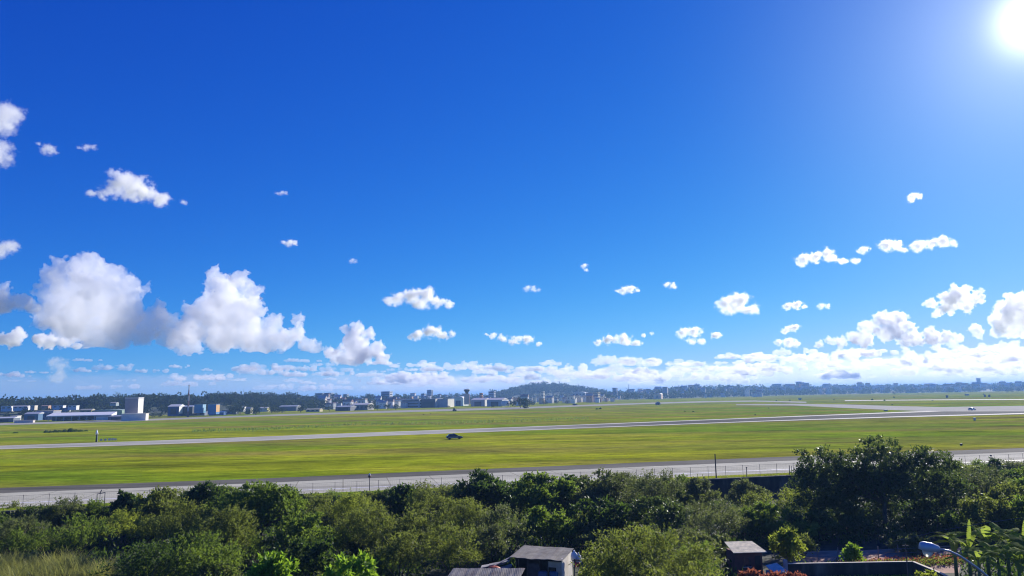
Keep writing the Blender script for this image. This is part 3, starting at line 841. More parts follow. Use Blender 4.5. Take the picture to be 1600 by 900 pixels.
def small_bush(px, y, w, h_, lab, group, seed, mat='dark'):
    rng = np.random.default_rng(seed); q = G(px, y)
    n = 240
    u = rng.normal(size=(n, 3)); u /= np.linalg.norm(u, axis=1, keepdims=True); u[:, 2] = abs(u[:, 2])
    b = u * rng.uniform(.3, 1, (n, 1)) * np.array([w / 2, w / 2, h_ * .8])
    me = quads_mesh('bush', leaf_quads(rng, b, u + rng.normal(size=(n, 3)) * .5, max(.3, h_ * .3), max(.18, h_ * .2)), MATS[mat], rng.uniform(0, 1, n))
    o = bpy.data.objects.new('bush', me); C.objects.link(o); o.location = q
    tag(o, lab, 'bush', group)


for i, (x, y, w, h_) in enumerate(((24, 677, 2.5, .8), (72, 676, 2.2, 1.3), (79, 676, 2.0, 1.2), (86, 675.5, 2.4, 1.4), (93, 675.5, 2.6, 1.3), (101, 675, 2.2, 1.5), (110, 675, 2.3, 2.2), (118, 674.5, 2.6, 1.4), (126, 674.5, 2.2, 1.2), (134, 674, 2.2, .9))):
    small_bush(x, y, w, h_, 'dark bush in the low row on the grass beyond the runway, left side', 'row of dark bushes beyond the runway', 300 + i)
for i, (x, y, w, h_) in enumerate(((1213, 626.8, 3, 2.4), (1234, 626, 4, 2.4), (1303, 624.5, 3, 2), (1363, 625.3, 3.2, 4), (1382, 626, 3, 2.5), (1397, 621.5, 4, 4), (1394, 633, 1.4, 1.4), (1201, 638, 1.4, .8), (1180, 648.8, .9, .8), (933, 639.8, 5, 2.6), (938, 639.3, 3, 3), (662, 648, 1.0, .8), (673, 647, 1, .7), (1070, 643, 2.4, .9), (1083, 643.6, 2.8, .8), (1537, 616.5, 4, 4), (1457, 626.3, 3, 1.2))):
    small_bush(x, y, w * .7, h_ * .6, 'lone dark bush dotted on the wide grass beyond the runway', 'lone bushes on the airfield grass', 330 + i)
# dark rank grass along the ditch in the green band
rng = np.random.default_rng(55); pts = []
for _ in range(2600):
    t = rng.uniform(); x = 300 + 620 * t; y = np.interp(x, [300, 420, 560, 700, 800, 920], [674, 670.5, 663, 661.5, 658, 654]) + rng.normal() * 1.0
    pts.append(G(x, y)[:])
o = blades('ditch_grass', np.array(pts), rng, 1.0, .16, MATS['green'], .5, 2); tag(o, 'band of rank dark green grass along the field ditch', 'grass', kind='stuff')

# ------------------------------------------------------------------ buildings of the far side
WIN = glass_dark()


def building(name, label, cat, x0, x1, ytop, ybase, col, roof='flat', roof_col=(.35, .33, .32), depth=None, dm=None, rz=None, floors=0, cols=0, door=None, group=None, lit=None, z0=None):
    """a building whose front spans photo columns x0..x1 and rows ytop..ybase; its base stands on the ground there"""
    xc = (x0 + x1) / 2
    d = depth or H * FPX / max(1.5, ybase - hor(xc))
    base = z0 if z0 is not None else 0.0
    ground = H - (ybase - hor(xc)) / FPX * d
    if depth: base = ground
    w = (x1 - x0) / FPX * d; h = (ybase - ytop) / FPX * d
    p = at(xc, d, base)
    root = empty(name, p, rz if rz is not None else max(-RD(22), -RD(20) - math.atan2(p.x, p.y)))
    tag(root, label, cat, group)
    dp = dm or min(w * .8, 30)
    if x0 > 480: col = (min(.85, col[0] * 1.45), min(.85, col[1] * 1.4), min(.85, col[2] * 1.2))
    wm = paint(col, .75, .22, .15)
    mb = MB(); eh = h * (.78 if roof in ('gable', 'arch') else 1.0)
    mb.box(-w / 2, w / 2, 0, dp, -2, eh); mb.build('wall', wm, root)
    rm = paint(roof_col, .6, .2, .1)
    mb = MB()
    if roof == 'gable':
        mb.prism([(-.3, eh), (dp * .5, h), (dp + .3, eh), (dp * .5, h - .05)] if False else [(-.4, eh - .1), (dp * .5, h), (dp + .4, eh - .1)], 'x', -w / 2 - .3, w / 2 + .3)
    elif roof == 'arch':
        mb.prism([(-w / 2 - .2, eh)] + [(-w / 2 * math.cos(a), eh + (h - eh) * math.sin(a)) for a in np.linspace(.05, math.pi - .05, 12)] + [(w / 2 + .2, eh)], 'y', -.6, dp + .3)
    else:
        mb.box(-w / 2 - .3, w / 2 + .3, -.3, dp + .3, eh + .003, eh + max(.25, h * .05))
    mb.build('roof', rm, root)
    if lit is not None:      # right flank with sunlight put into its colour; some have their own paint
        mb = MB(); mb.box(w / 2 + .004, w / 2 + .06, .02, dp - .02, 0, eh - .05); tag(mb.build('lit_or_painted_flank', paint(lit, .7, .1, .2), root), 'building flank, toned as sunlit or in its own paint')
    if floors:
        nc = cols or max(2, min(4, int(w / 4)))
        for k in range(floors):
            z = eh * (k + .32) / floors; fh = eh / floors
            if floors <= 2:
                for c in range(nc):
                    xx = -w / 2 + w * (c + .5) / nc; ww = w / nc * .26
                    mb = MB(); mb.box(xx - ww, xx + ww, -.05, .06, z, z + fh * .42); mb.build('window', WIN, root)
            else:
                mb = MB(); mb.box(-w * .44, w * .44, -.05, .06, z, z + fh * .40); mb.build('window_band', WIN, root)
                mb = MB(); mb.box(w / 2 - .05, w / 2 + .07, dp * .08, dp * .92, z, z + fh * .40); mb.build('window_band', WIN, root)
    if door:
        mb = MB(); mb.box(-w * door / 2, w * door / 2, -.09, .05, -.5, eh * .72); mb.build('door', paint((.05, .06, .08), .6), root)
    return root, w, h, dp


WHITE, CREAM, PGREY, BGREY, BLUE, DARK = (.78, .77, .74), (.62, .56, .44), (.48, .49, .50), (.20, .24, .31), (.05, .16, .36), (.06, .065, .075)
# big white hall on the left with its white annex
building('storage_tower', 'tall plain white windowless block with a bright right flank, above a white annex', 'building', 196, 215.5, 623, 656.5, (.27, .26, .29), 'flat', (.55, .55, .56), dm=11, lit=(.82, .80, .76))  # front wall colour darkened for shade, right flank whitened for sun
building('white_annex', 'low bright white annex at the foot of the tall white block', 'building', 192, 228, 646.5, 657, (.88, .80, .66), 'flat', (.84, .78, .66), dm=6)
building('hangar', 'low blue grey hangar left of the tall white block', 'hangar', 171, 193, 649, 656, (.16, .19, .24), 'gable', (.30, .33, .38), dm=18, door=.6)
# long white canopy
cx0, cx1 = 80, 172; dC = H * FPX / (657 - hor(126)); pC = at(126, dC)
cn = empty('canopy_building', pC, -math.atan2(pC.x, pC.y) * .4 + RD(2)); tag(cn, 'long white flat roofed open canopy on the far side of the field, left', 'building')
w_ = (cx1 - cx0) / FPX * dC; zt = H - (646.3 - hor(126)) / FPX * dC
mb = MB(); mb.prism([(-2, zt - 2.0), (-2, zt - 1.3), (14, zt + .9), (14, zt - 1.6)], 'x', -w_ / 2, w_ / 2); mb.build('roof', paint((.85, .84, .82), .6, .08), cn, bevel=.1)
mb = MB(); mb.box(-w_ / 2 + 1, w_ / 2 - 3, 9, 10, -.5, zt - 1.62); mb.build('wall', paint((.16, .17, .19), .8), cn)
for k in range(9):
    mb = MB(); xx = -w_ / 2 + 1.5 + k * (w_ - 3) / 8; mb.box(xx - .2, xx + .2, -1.2, -.8, -.2, zt - 1.62); mb.build('column', paint((.55, .55, .55), .7), cn)
for k, xx in enumerate((-14, -9, -2, 4, 9)):
    q = pC + Vector((xx, 4, 0)); 
    make_car('parked_van', ('pale van parked under the long white canopy', 'van')[0], 'van', q, RD(80 + k * 7), (.5, .5, .5), False, False, 1.15)['group'] = 'vans under the long canopy'
building('truck_shed', 'small white box shed under the right end of the long canopy', 'shed', 152, 170, 651, 656.3, (.82, .82, .80), 'flat', (.8, .8, .78), dm=5)
building('hangar', 'grey blue shed with a pale roof at the far left edge', 'hangar', -6, 21, 651.5, 660, (.12, .15, .20), 'gable', (.62, .63, .64), dm=14, door=.5)
building('workshop', 'pale small workshop right of the far left shed', 'building', 21, 28, 650, 659, (.55, .53, .48), 'flat', (.5, .48, .44), dm=8, floors=1)
building('hangar', 'blue fronted hangar left of the long white canopy', 'hangar', 40, 60, 644, 657, (.06, .15, .28), 'gable', (.40, .42, .45), dm=16, door=.5)
building('hangar', 'tan roofed open shed between the blue fronted hangar and the canopy', 'hangar', 59, 83, 642.5, 656, (.26, .28, .36), 'flat', (.50, .42, .33), dm=18, floors=1)
building('low_wall_block', 'low pinkish white block in front of the blue fronted hangar', 'building', 26, 52, 657, 660.5, (.66, .58, .52), 'flat', (.62, .56, .5), dm=4)
building('arched_shed', 'long pale green arch roofed shed behind the long canopy', 'shed', 146, 190, 640, 648, (.24, .34, .28), 'arch', (.34, .44, .37), depth=720, dm=20)
building('yellow_house', 'small ochre house behind the long canopy', 'house', 126, 143, 639, 647, (.42, .34, .16), 'gable', (.45, .42, .3), depth=720, dm=9, floors=1)
# hillside houses on the left
for i, (a, b_, t, bs, col, lab) in enumerate((
        (3, 17, 635, 640, WHITE, 'white hillside house farthest left, with a grey roof'), (22, 42, 634, 639, WHITE, 'broad white hillside house, second from the left edge'),
        (48, 54, 634, 638, CREAM, 'narrow cream hillside house among the trees on the left'), (65, 75, 633.5, 637.5, (.5, .3, .18), 'hillside house with an orange wall, left wood'),
        (83, 98, 634, 638, WHITE, 'long bright white flat hillside house in the left wood'), (98, 106, 637, 640.5, PGREY, 'grey house under the long white hillside house'),
        (107, 119, 634, 637.5, WHITE, 'white hillside house with a stepped roof left of the tall white block'), (172, 181, 629, 631.5, (.3, .36, .36), 'dim grey green roofed house high in the left wood'))):
    building('hillside_house', lab, 'house', a, b_, t, bs, col, 'gable' if i % 2 else 'flat', (.62, .60, .57) if i != 3 else (.45, .30, .22), depth=760, dm=8, floors=1, group='hillside houses in the left wood')
# blue workshops
building('workshop', 'dark blue hangar with a white arched roof edge and bright side, left of the mast', 'hangar', 263, 280, 632, 646.5, (.035, .085, .24), 'gable', (.70, .69, .64), depth=690, dm=16, lit=(.75, .73, .68), door=.5)  # right flank whitened to show the sun on it
building('workshop', 'grey roofed low hall just behind the red and white mast', 'building', 283, 301, 633.5, 643, (.05, .06, .08), 'gable', (.42, .46, .50), depth=700, dm=12)
building('container_block', 'turquoise blue box building right of the mast', 'building', 304, 317, 632.5, 642, (.10, .32, .50), 'flat', (.25, .42, .55), depth=680, dm=8, lit=(.25, .45, .6))
building('container_block', 'bright blue box building with an orange flank', 'building', 325.5, 338, 632.5, 644, (.06, .22, .50), 'flat', (.10, .26, .50), depth=680, dm=9, lit=(.60, .34, .12))
building('low_shed', 'low cobalt blue shed in front of the blue box with the orange flank', 'shed', 327, 350, 643, 649, (.04, .13, .34), 'gable', (.10, .24, .50), dm=8, door=.3)
building('low_shed', 'long low grey shed at the foot of the mast', 'shed', 282, 320, 644, 649.5, (.16, .19, .26), 'flat', (.30, .34, .42), dm=8, floors=1)
building('low_shed', 'low grey shed with a pale roof right of the cobalt shed', 'shed', 347, 369, 641, 647.5, (.14, .17, .22), 'flat', (.46, .50, .56), dm=8, floors=1)
building('small_house', 'small cream house in the trees right of the blue sheds', 'house', 384, 392, 636, 647, (.38, .36, .24), 'gable', (.40, .38, .30), dm=7, floors=1)
building('small_house', 'white gabled house peeping from trees right of the blue sheds', 'house', 375, 381, 634.5, 640, WHITE, 'gable', (.6, .6, .58), depth=760, dm=7)
# mast
dM = H * FPX / (651 - hor(294.5)); pM = at(294.5, dM); ms = empty('radio_mast', pM); tag(ms, 'tall slender reddish grey mast rising above the left wood', 'mast')
hM = 49 / FPX * dM
for k in range(6):
    mb = MB(); mb.tube([(0, 0, hM * k / 6), (0, 0, hM * (k + 1) / 6 - .01)], [.95 - k * .09, .86 - k * .09], 8)
    mb.build('mast_section', paint(((.30, .14, .13), (.50, .48, .50))[k % 2], .6, .1), ms)
mb = MB(); mb.box(-.7, .7, -.7, .7, hM * .985, hM); mb.build('platform', paint((.25, .22, .25), .6), ms)
# middle left town
building('yellow_hall', 'pale hall with a lemon yellow flank among dark trees, left of the blue slabs', 'building', 406, 418, 636, 642, (.62, .60, .50), 'gable', (.62, .60, .52), depth=880, dm=10, lit=(.60, .56, .18))
building('grey_hall', 'long grey roofed hall among dark trees, right of the yellow flanked hall', 'building', 436, 464, 633.5, 641, (.16, .18, .22), 'gable', (.42, .43, .46), depth=900, dm=16)
building('yellow_hall', 'low yellow ochre hall under the blue grey slabs', 'building', 478, 500, 638.5, 643.5, (.55, .48, .26), 'gable', (.58, .54, .40), dm=10, floors=1)
building('apartment_block', 'left one of two joined blue grey apartment slabs above the trees', 'building', 492, 504, 615.5, 634, (.20, .26, .38), 'flat', (.26, .30, .40), depth=1500, dm=16, floors=7)
building('apartment_block', 'right one of two joined blue grey apartment slabs above the trees', 'building', 505, 517, 615, 634, (.22, .28, .40), 'flat', (.26, .30, .40), depth=1510, dm=16, floors=7)
building('apartment_block', 'small hazy block right of the joined slabs', 'building', 536, 542, 617, 632, (.26, .32, .42), 'flat', (.3, .34, .42), depth=1700, dm=14, floors=6)
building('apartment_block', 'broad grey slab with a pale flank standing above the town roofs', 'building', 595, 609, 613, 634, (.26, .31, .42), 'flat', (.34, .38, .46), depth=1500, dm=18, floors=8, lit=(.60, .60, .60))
building('terminal_hall', 'wide low hall with dark front beneath the town, left of the terraced terminal', 'hangar', 524, 548, 634, 642, (.10, .11, .16), 'gable', (.36, .38, .44), dm=22, door=.7)
building('terminal_hall', 'wide hall with a pale roof and arches, beside the dark fronted hall', 'hangar', 549, 575, 630, 641, (.20, .20, .22), 'gable', (.62, .58, .54), dm=22, floors=1)
building('terraced_terminal', 'terraced grey terminal with white awning bands, left of the big dark hangar', 'building', 626, 656, 624.5, 637.5, (.28, .31, .40), 'flat', (.52, .54, .60), dm=26, floors=3)
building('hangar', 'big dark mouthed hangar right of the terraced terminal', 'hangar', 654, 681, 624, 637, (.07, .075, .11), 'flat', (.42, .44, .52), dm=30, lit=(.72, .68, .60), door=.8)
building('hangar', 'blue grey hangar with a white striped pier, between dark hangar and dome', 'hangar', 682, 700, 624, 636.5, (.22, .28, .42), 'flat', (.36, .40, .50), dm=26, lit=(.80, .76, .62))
building('domed_hangar', 'white round roofed hangar in front of the control tower', 'hangar', 708, 724, 619.5, 634.5, (.50, .52, .56), 'arch', (.60, .62, .66), dm=24, door=.5)
building('hangar', 'left one of two wide pinkish roofed hangars right of the control tower', 'hangar', 735, 758, 622, 635, (.22, .27, .40), 'gable', (.62, .56, .55), dm=26, door=.5, lit=(.78, .74, .66))
building('hangar', 'right one of two wide pinkish roofed hangars right of the control tower', 'hangar', 760, 785, 622, 635, (.20, .26, .40), 'gable', (.62, .57, .56), dm=26, door=.5, lit=(.78, .74, .68))
building('orange_tower', 'narrow brick orange block behind the pinkish roofed hangars', 'building', 749, 753, 615, 630, (.42, .18, .10), 'flat', (.4, .2, .14), depth=1250, dm=6, floors=4)
building('apartment_block', 'pale blue slab behind the right pinkish roofed hangar', 'building', 763, 772, 612.5, 628, (.36, .40, .52), 'flat', (.4, .44, .52), depth=1500, dm=10, floors=6)
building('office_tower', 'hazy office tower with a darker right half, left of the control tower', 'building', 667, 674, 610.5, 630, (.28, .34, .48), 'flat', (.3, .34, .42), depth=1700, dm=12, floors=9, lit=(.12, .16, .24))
building('office_tower', 'lower hazy tower just left of the office tower with the darker half', 'building', 658, 663, 616, 630, (.30, .35, .46), 'flat', (.3, .34, .42), depth=1650, dm=10, floors=6)
for xx, yy, lab, r in ((789.5, 628.5, 'white storage tank right of the pinkish roofed hangars', 5.5), (809, 628.5, 'pale storage tank left of a dark clump of trees', 3.8)):
    d = 950; p = at(xx, d); p.z = H - (633 - hor(xx)) / FPX * d
    tk = empty('storage_tank', p); tag(tk, lab, 'tank')
    mb = MB(); mb.lathe([(r * .98, -1), (r, 0), (r, 4.6)], 20); mb.build('shell', paint((.72, .70, .64), .5), tk, True)
    mb = MB(); mb.lathe([(r * 1.02, 4.61), (r * .7, 5.5), (.2, 5.9)], 20); mb.build('dome', paint((.70, .69, .66), .5), tk, True)
# control tower
dT = 1000; pT = at(729.5, dT); pT.z = H - (632 - hor(729.5)) / FPX * dT
ct = empty('control_tower', pT); tag(ct, 'airport control tower with a pale shaft and a flared dark glass cab', 'tower')
def zy(y, d=dT, x=729.5): return H - (y - hor(x)) / FPX * d - pT.z
mb = MB(); mb.box(-3.6, 3.6, -2.5, 2.5, 0, zy(615.5)); mb.build('shaft', paint((.46, .42, .44), .7), ct)
mb = MB(); mb.box(3.61, 3.8, -1.6, 1.6, 0, zy(616)); mb.build('stair_panel', paint((.42, .16, .13), .7), ct)
mb = MB(); mb.lathe([(2.0, zy(615.5) + .01), (2.2, zy(613)), (3.6, zy(611.5)), (3.9, zy(609.3))], 8); mb.build('glass_cab', WIN, ct)
mb = MB(); mb.lathe([(4.2, zy(609.3) + .01), (4.0, zy(608.6)), (1.2, zy(608.2))], 8); mb.build('roof', paint((.5, .5, .52), .6), ct)
mb = MB(); mb.tube([(.5, 0, zy(608.3)), (.5, 0, zy(605.5))], .2, 6); mb.build('antenna', paint((.3, .3, .32), .5), ct)
# centre and right
building('office_tower', 'white narrow tower under the blue wooded hill', 'building', 845, 849, 612.5, 626, (.70, .68, .62), 'flat', (.5, .5, .5), depth=1300, dm=8, floors=6)
building('stadium_roof', 'wide pale curved roof hall at the right foot of the blue hill', 'building', 893, 915, 612.5, 622, (.40, .44, .54), 'arch', (.58, .60, .64), depth=1700, dm=30, floors=2)
building('town_hall_block', 'cream stacked building right of the curved roof hall', 'building', 915, 935, 614, 627, (.52, .46, .38), 'flat', (.5, .46, .4), depth=1400, dm=14, floors=4)
building('office_tower', 'blue tower with a small notch, left of the thin distant mast', 'building', 957, 963.5, 607, 622, (.22, .27, .40), 'flat', (.22, .26, .36), depth=2100, dm=14, floors=8)
building('office_tower', 'tall grey blue tower with a pale right half, beside the pink domed hangar', 'building', 1035.5, 1042.5, 605.5, 621.5, (.24, .30, .42), 'flat', (.26, .32, .40), depth=1900, dm=14, floors=10, lit=(.70, .70, .66))
building('pink_hangar', 'pinkish dome ended hangar in the middle distance', 'hangar', 1021, 1032.5, 614.5, 622.5, (.58, .44, .38), 'arch', (.40, .36, .38), depth=1700, dm=24, door=.3)
building('slab_tower', 'lone wide slab tower on the right skyline', 'building', 1244.5, 1253, 597.5, 615, (.16, .24, .38), 'flat', (.16, .22, .34), depth=2900, dm=16, floors=12)
building('slab_tower', 'lone thin tower on the far right skyline, with a pale flank', 'building', 1528, 1533, 592, 608, (.26, .34, .50), 'flat', (.28, .34, .46), depth=3100, dm=12, floors=12, lit=(.6, .62, .66))
building('white_pavilion', 'white pavilion with a dark roof at the right foot of the wooded rise', 'building', 1174, 1190, 613.5, 618.5, (.62, .60, .58), 'gable', (.30, .22, .22), depth=2000, dm=14, floors=1)
building('white_house', 'white roofed house high on the far right slope', 'house', 1566, 1574, 600.5, 607, (.66, .66, .62), 'gable', (.7, .7, .68), depth=2500, dm=12, floors=1)
for x_, yb, yt, lab in ((982.3, 618, 600.5, 'thin distant mast right of the notched blue tower'), (1407, 606, 599.5, 'thin stubby far mast above the right wood')):
    d = 2000; p = at(x_, d); p.z = H - (yb - hor(x_)) / FPX * d
    m_ = empty('radio_mast', p); tag(m_, lab, 'mast'); hh = (yb - yt) / FPX * d
    mb = MB(); mb.tube([(0, 0, 0), (0, 0, hh)], [.9, .4], 6); mb.build('shaft', paint((.20, .24, .32), .7), m_)
    mb = MB(); mb.box(-1.2, 1.2, -1.2, 1.2, hh * .9, hh * .93); mb.build('platform', paint((.2, .24, .3), .7), m_)

# the many small houses of the far town
rngh = random.Random(4)
ZONES = [  # px range, depth range, n, label, group
    ((500, 640), (960, 1350), 48, 'small house among the trees of the town left of the hangars', 'town houses left of the hangars'),
    ((790, 960), (1150, 1800), 64, 'small house in the town at the foot of the blue wooded hill', 'town houses below the blue hill'),
    ((960, 1200), (1800, 2500), 50, 'tiny house in the blue wooded slope right of the hill', 'tiny houses right of the hill'),
    ((1200, 1620), (2320, 3000), 110, 'tiny hazy house in the far wooded slope on the right', 'tiny houses on the far right slope'),
    ((640, 790), (1200, 1900), 24, 'small roof of the town behind the hangars', 'town houses behind the hangars')]
HC = [(.85, .82, .76), (.8, .74, .64), (.76, .7, .62), (.62, .40, .26), (.55, .56, .58), (.8, .7, .56), (.82, .80, .76), (.86, .85, .80)]
protos = {}
for (a, b_), (d0, d1), n, lab, grp in ZONES:
    for i in range(n):
        px = rngh.uniform(a, b_); d = rngh.uniform(d0, d1); z = hill_z(px, d) + (rngh.uniform(2.0, 5.5) if d < 1950 else rngh.uniform(6.5, 13.0))
        sz = 5.5 + 6.5 * rngh.random() if d < 2000 else 9 + 11 * rngh.random()
        key = (rngh.randrange(len(HC)), rngh.randrange(2))
        p = at(px, d, z)
        if key not in protos:
            r_ = empty('town_house', p); col = HC[key[0]]
            mb = MB(); mb.box(-.5, .5, -.35, .35, -1.7, .42); mb.build('wall', paint(col, .75, .2, 2), r_)
            mb = MB()
            if key[1]: mb.prism([(-.4, .42), (0, .66), (.4, .42)], 'x', -.54, .54)
            else: mb.box(-.53, .53, -.38, .38, .422, .48)
            mb.build('roof', paint((.48, .44, .42) if key[0] % 2 else (.40, .24, .18), .7, .2, 2), r_)
            for x in (-.25, .2): MB().box(x - .05, x + .05, -.355, -.34, .14, .27).build('window', WIN, r_)
            protos[key] = r_
        else:
            src = protos[key]; r_ = src.copy(); C.objects.link(r_)
            for ch in src.children:
                c2 = ch.copy(); C.objects.link(c2); c2.parent = r_
        r_.location = p; r_.scale = (sz, sz, sz * rngh.uniform(.8, 1.5)); r_.rotation_euler.z = rngh.uniform(-.42, -.05)
        tag(r_, lab, 'house', grp)

# ------------------------------------------------------------------ far woods (read as one mass each)
def far_wood(name, label, seed, spec):
    """spec: (px0, px1, d0(px), d1(px), n, crown radius, quads, quad size)"""
    rng = np.random.default_rng(seed); Q = []; T = []
    for (a, b_, k0, k1, n, r0, nq, sc) in spec:
        for _ in range(n):
            px = rng.uniform(a, b_); h0, h1, top = hill_at(px)
            d = h0 + (h1 - h0) * rng.uniform(k0, k1)
            r = r0 * rng.uniform(.6, 1.45); z = hill_z(px, d)
            c = np.array(at(px, d, z + r * .75))
            u = rng.normal(size=(nq, 3)); u /= np.linalg.norm(u, axis=1, keepdims=True)
            lob = rng.normal(size=(5, 3)) * .45 * np.array([1, 1, .75])
            bb = c + (lob[rng.integers(0, 5, nq)] + u * rng.uniform(.35, .62, (nq, 1))) * r * np.array([1, 1, rng.uniform(.8, 1.25)])
            bb[:, 2] = np.maximum(bb[:, 2], z + .1)
            Q.append(leaf_quads(rng, bb, u + np.array([0, 0, .4]) + rng.normal(size=(nq, 3)) * .5, r * sc, r * sc * .75))
            T.append(np.clip(rng.uniform(0, .8) + rng.normal(size=nq) * .2, 0, 1))
    me = quads_mesh(name, np.concatenate(Q), MATS['far'], np.concatenate(T)); o = bpy.data.objects.new(name, me); C.objects.link(o)
    tag(o, label, 'wood', kind='stuff')


far_wood('left_wood', 'dark wood on the rise behind the sheds at the left', 1, [(-120, 480, .55, 1.0, 560, 4.8, 130, .42), (-120, 480, .12, .55, 110, 3.6, 110, .42), (380, 500, .1, .9, 120, 4.6, 120, .42)])
far_wood('town_trees', 'dark trees mixed through the far town in the middle', 2, [(480, 800, 0.0, 1.0, 380, 4.2, 80, .5), (800, 960, 0.0, .5, 170, 4.2, 80, .5)])
far_wood('hill_wood', 'dense wood covering the blue hill in the middle', 3, [(770, 945, .45, 1.02, 620, 7.5, 46, .6)])
far_wood('right_wood', 'hazy blue wood covering the long slope on the right', 4, [(930, 1700, .0, 1.02, 1700, 6.6, 46, .6)])


def far_tree(px, y, h_, w, lab, seed, d=None, group=None):
    rng = np.random.default_rng(seed); d = d or H * FPX / (y - hor(px)); p = at(px, d, 0)
    p.z = H - (y - hor(px)) / FPX * d
    root = empty('tree', p); tag(root, lab, 'tree', group)
    mb = MB(); mb.tube([(0, 0, -.3), (0, 0, h_ * .5)], [h_ * .04, h_ * .02], 6); mb.build('trunk', BARK, root)
    n = 260; u = rng.normal(size=(n, 3)); u /= np.linalg.norm(u, axis=1, keepdims=True)
    lob = rng.normal(size=(6, 3)) * .38
    b = (lob[rng.integers(0, 6, n)] + u * rng.uniform(.3, .6, (n, 1))) * np.array([w / 2, w / 2, h_ * .42]) + np.array([0, 0, h_ * .58])
    b[:, 2] = np.maximum(b[:, 2], h_ * .08)
    me = quads_mesh('crown', leaf_quads(rng, b, u + rng.normal(size=(n, 3)) * .5, h_ * .15, h_ * .11), MATS['far'], rng.uniform(0, 1, n))
    o = bpy.data.objects.new('crown', me); C.objects.link(o); o.parent = root


NEAR_TREES = [(813, 637.5, 10, 7), (819, 638, 12, 7), (824, 637, 9, 7), (797, 636, 7, 6), (803, 636.5, 8, 6), (831, 634, 7, 8), (376, 648, 9, 12), (366, 648, 8, 9), (400, 648, 7, 12), (425, 645.5, 9, 12), (441, 645, 6, 9),
              (470, 644.5, 8, 10), (250, 651, 5, 9), (240, 653, 4, 7), (272, 650, 5, 7), (110, 648, 7, 12), (8, 650, 6, 12), (33, 655, 6, 8), (388, 649, 4, 8), (515, 643, 6, 9), (580, 641.5, 7, 9), (590, 641, 6, 9), (605, 640.5, 7, 9), (618, 640, 6, 9), (700, 637.5, 3, 6), (770, 637, 3, 5),
              (851, 633.5, 6, 8), (870, 632, 6, 9), (885, 631.5, 5, 8), (1396, 616.5, 9, 12), (970, 623, 6, 9), (1046, 622.5, 5, 9), (1205, 616.5, 9, 12), (1580, 613, 9, 14), (1590, 612.5, 10, 14), (1573, 613.5, 7, 12)]
for i, (x, y, h_, w) in enumerate(NEAR_TREES):
    far_tree(x, y, h_, w, 'small dark tree standing along the far edge of the airfield', 700 + i, group='trees along the far edge of the airfield')

# ------------------------------------------------------------------ yard, sheds and garden in the foreground
def gp(px, d, z=LOW): return at(px, d, z)


# grey roofed shed
d = 69.0; s0 = gp(838, d); sh = empty('tool_shed', s0, RD(-20)); tag(sh, 'grey tin roofed shed with a pale right wall and a dark open front', 'shed')
pm = paint((.50, .44, .34), .85, .35, 1.2)
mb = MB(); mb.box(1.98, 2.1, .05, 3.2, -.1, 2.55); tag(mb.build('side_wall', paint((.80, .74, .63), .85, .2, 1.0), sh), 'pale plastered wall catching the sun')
mb = MB(); mb.box(1.5, 1.975, 0, .12, -.1, 2.25).box(.75, 1.495, 0, .12, 1.75, 2.25); mb.build('front_pier', pm, sh)
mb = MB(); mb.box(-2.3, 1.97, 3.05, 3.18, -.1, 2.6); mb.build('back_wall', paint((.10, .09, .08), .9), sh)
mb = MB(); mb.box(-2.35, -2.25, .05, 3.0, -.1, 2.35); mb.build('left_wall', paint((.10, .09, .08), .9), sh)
for x in (-2.1, -1.25, -.1, .72):
    mb = MB(); mb.tube([(x, .05, -.1), (x + .04, .05, 2.25)], .06, 7); mb.build('post', BARK, sh)
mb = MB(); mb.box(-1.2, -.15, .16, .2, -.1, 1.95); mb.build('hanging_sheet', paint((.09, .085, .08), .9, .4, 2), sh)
mb = MB(); mb.box(.78, 1.48, .14, .18, -.1, 1.74); mb.build('doorway_shade', paint((.012, .012, .013), .9), sh)  # near-black sheet painting the shade inside the shed's opening
mb = MB(); n_ = 24
V = []; Fc = []
for k in range(n_ + 1):
    x = -2.75 + 4.95 * k / n_; sag = .02 * math.sin(k * 1.1) + .03 * math.sin(k * .45)
    V += [(x, -.55, 2.52 + sag), (x, 1.4, 2.64 + sag * .6), (x, 3.5, 2.80 + sag * .5)]
for k in range(n_):
    for j in (0, 1): Fc.append((k * 3 + j, k * 3 + 3 + j, k * 3 + 4 + j, k * 3 + 1 + j))
mb.add(V, Fc); ro = mb.build('roof', corrugated((.33, .30, .235), .55, .12, .35), sh)
sm = ro.modifiers.new('thickness', 'SOLIDIFY'); sm.thickness = .04
# lower tin roof
s1 = gp(748, 60.5); lr = empty('lean_to', s1, RD(-4)); tag(lr, 'low lean to with a wavy grey tin roof at the bottom edge', 'shed')
V = []; Fc = []
for k in range(n_ + 1):
    x = -2.9 + 5.9 * k / n_; sag = .03 * math.sin(k * .9) + .025 * math.sin(k * 2.3)
    sh_ = .9 * (1 - k / n_)
    V += [(x - .5, -1.6, 2.15 + sag), (x, .6, 2.62 + sag), (x + .35, 2.6, 3.02 + sag * .6)]
for k in range(n_):
    for j in (0, 1): Fc.append((k * 3 + j, k * 3 + 3 + j, k * 3 + 4 + j, k * 3 + 1 + j))
mb = MB(); mb.add(V, Fc); ro = mb.build('roof', corrugated((.34, .31, .25), .6, .14, .5), lr); sm = ro.modifiers.new('thickness', 'SOLIDIFY'); sm.thickness = .04
mb = MB(); mb.box(-2.6, -2.5, -1.2, 2.3, -.1, 2.12).box(2.5, 2.6, -1.2, 2.3, -.1, 2.12).box(-2.5, 2.5, 2.2, 2.3, -.1, 2.8); mb.build('wall', paint((.16, .14, .12), .9), lr)
for x in (-2.3, 0, 2.3):
    mb = MB(); mb.tube([(x, -1.3, -.1), (x, -1.3, 2.12)], .06, 7); mb.build('post', BARK, lr)
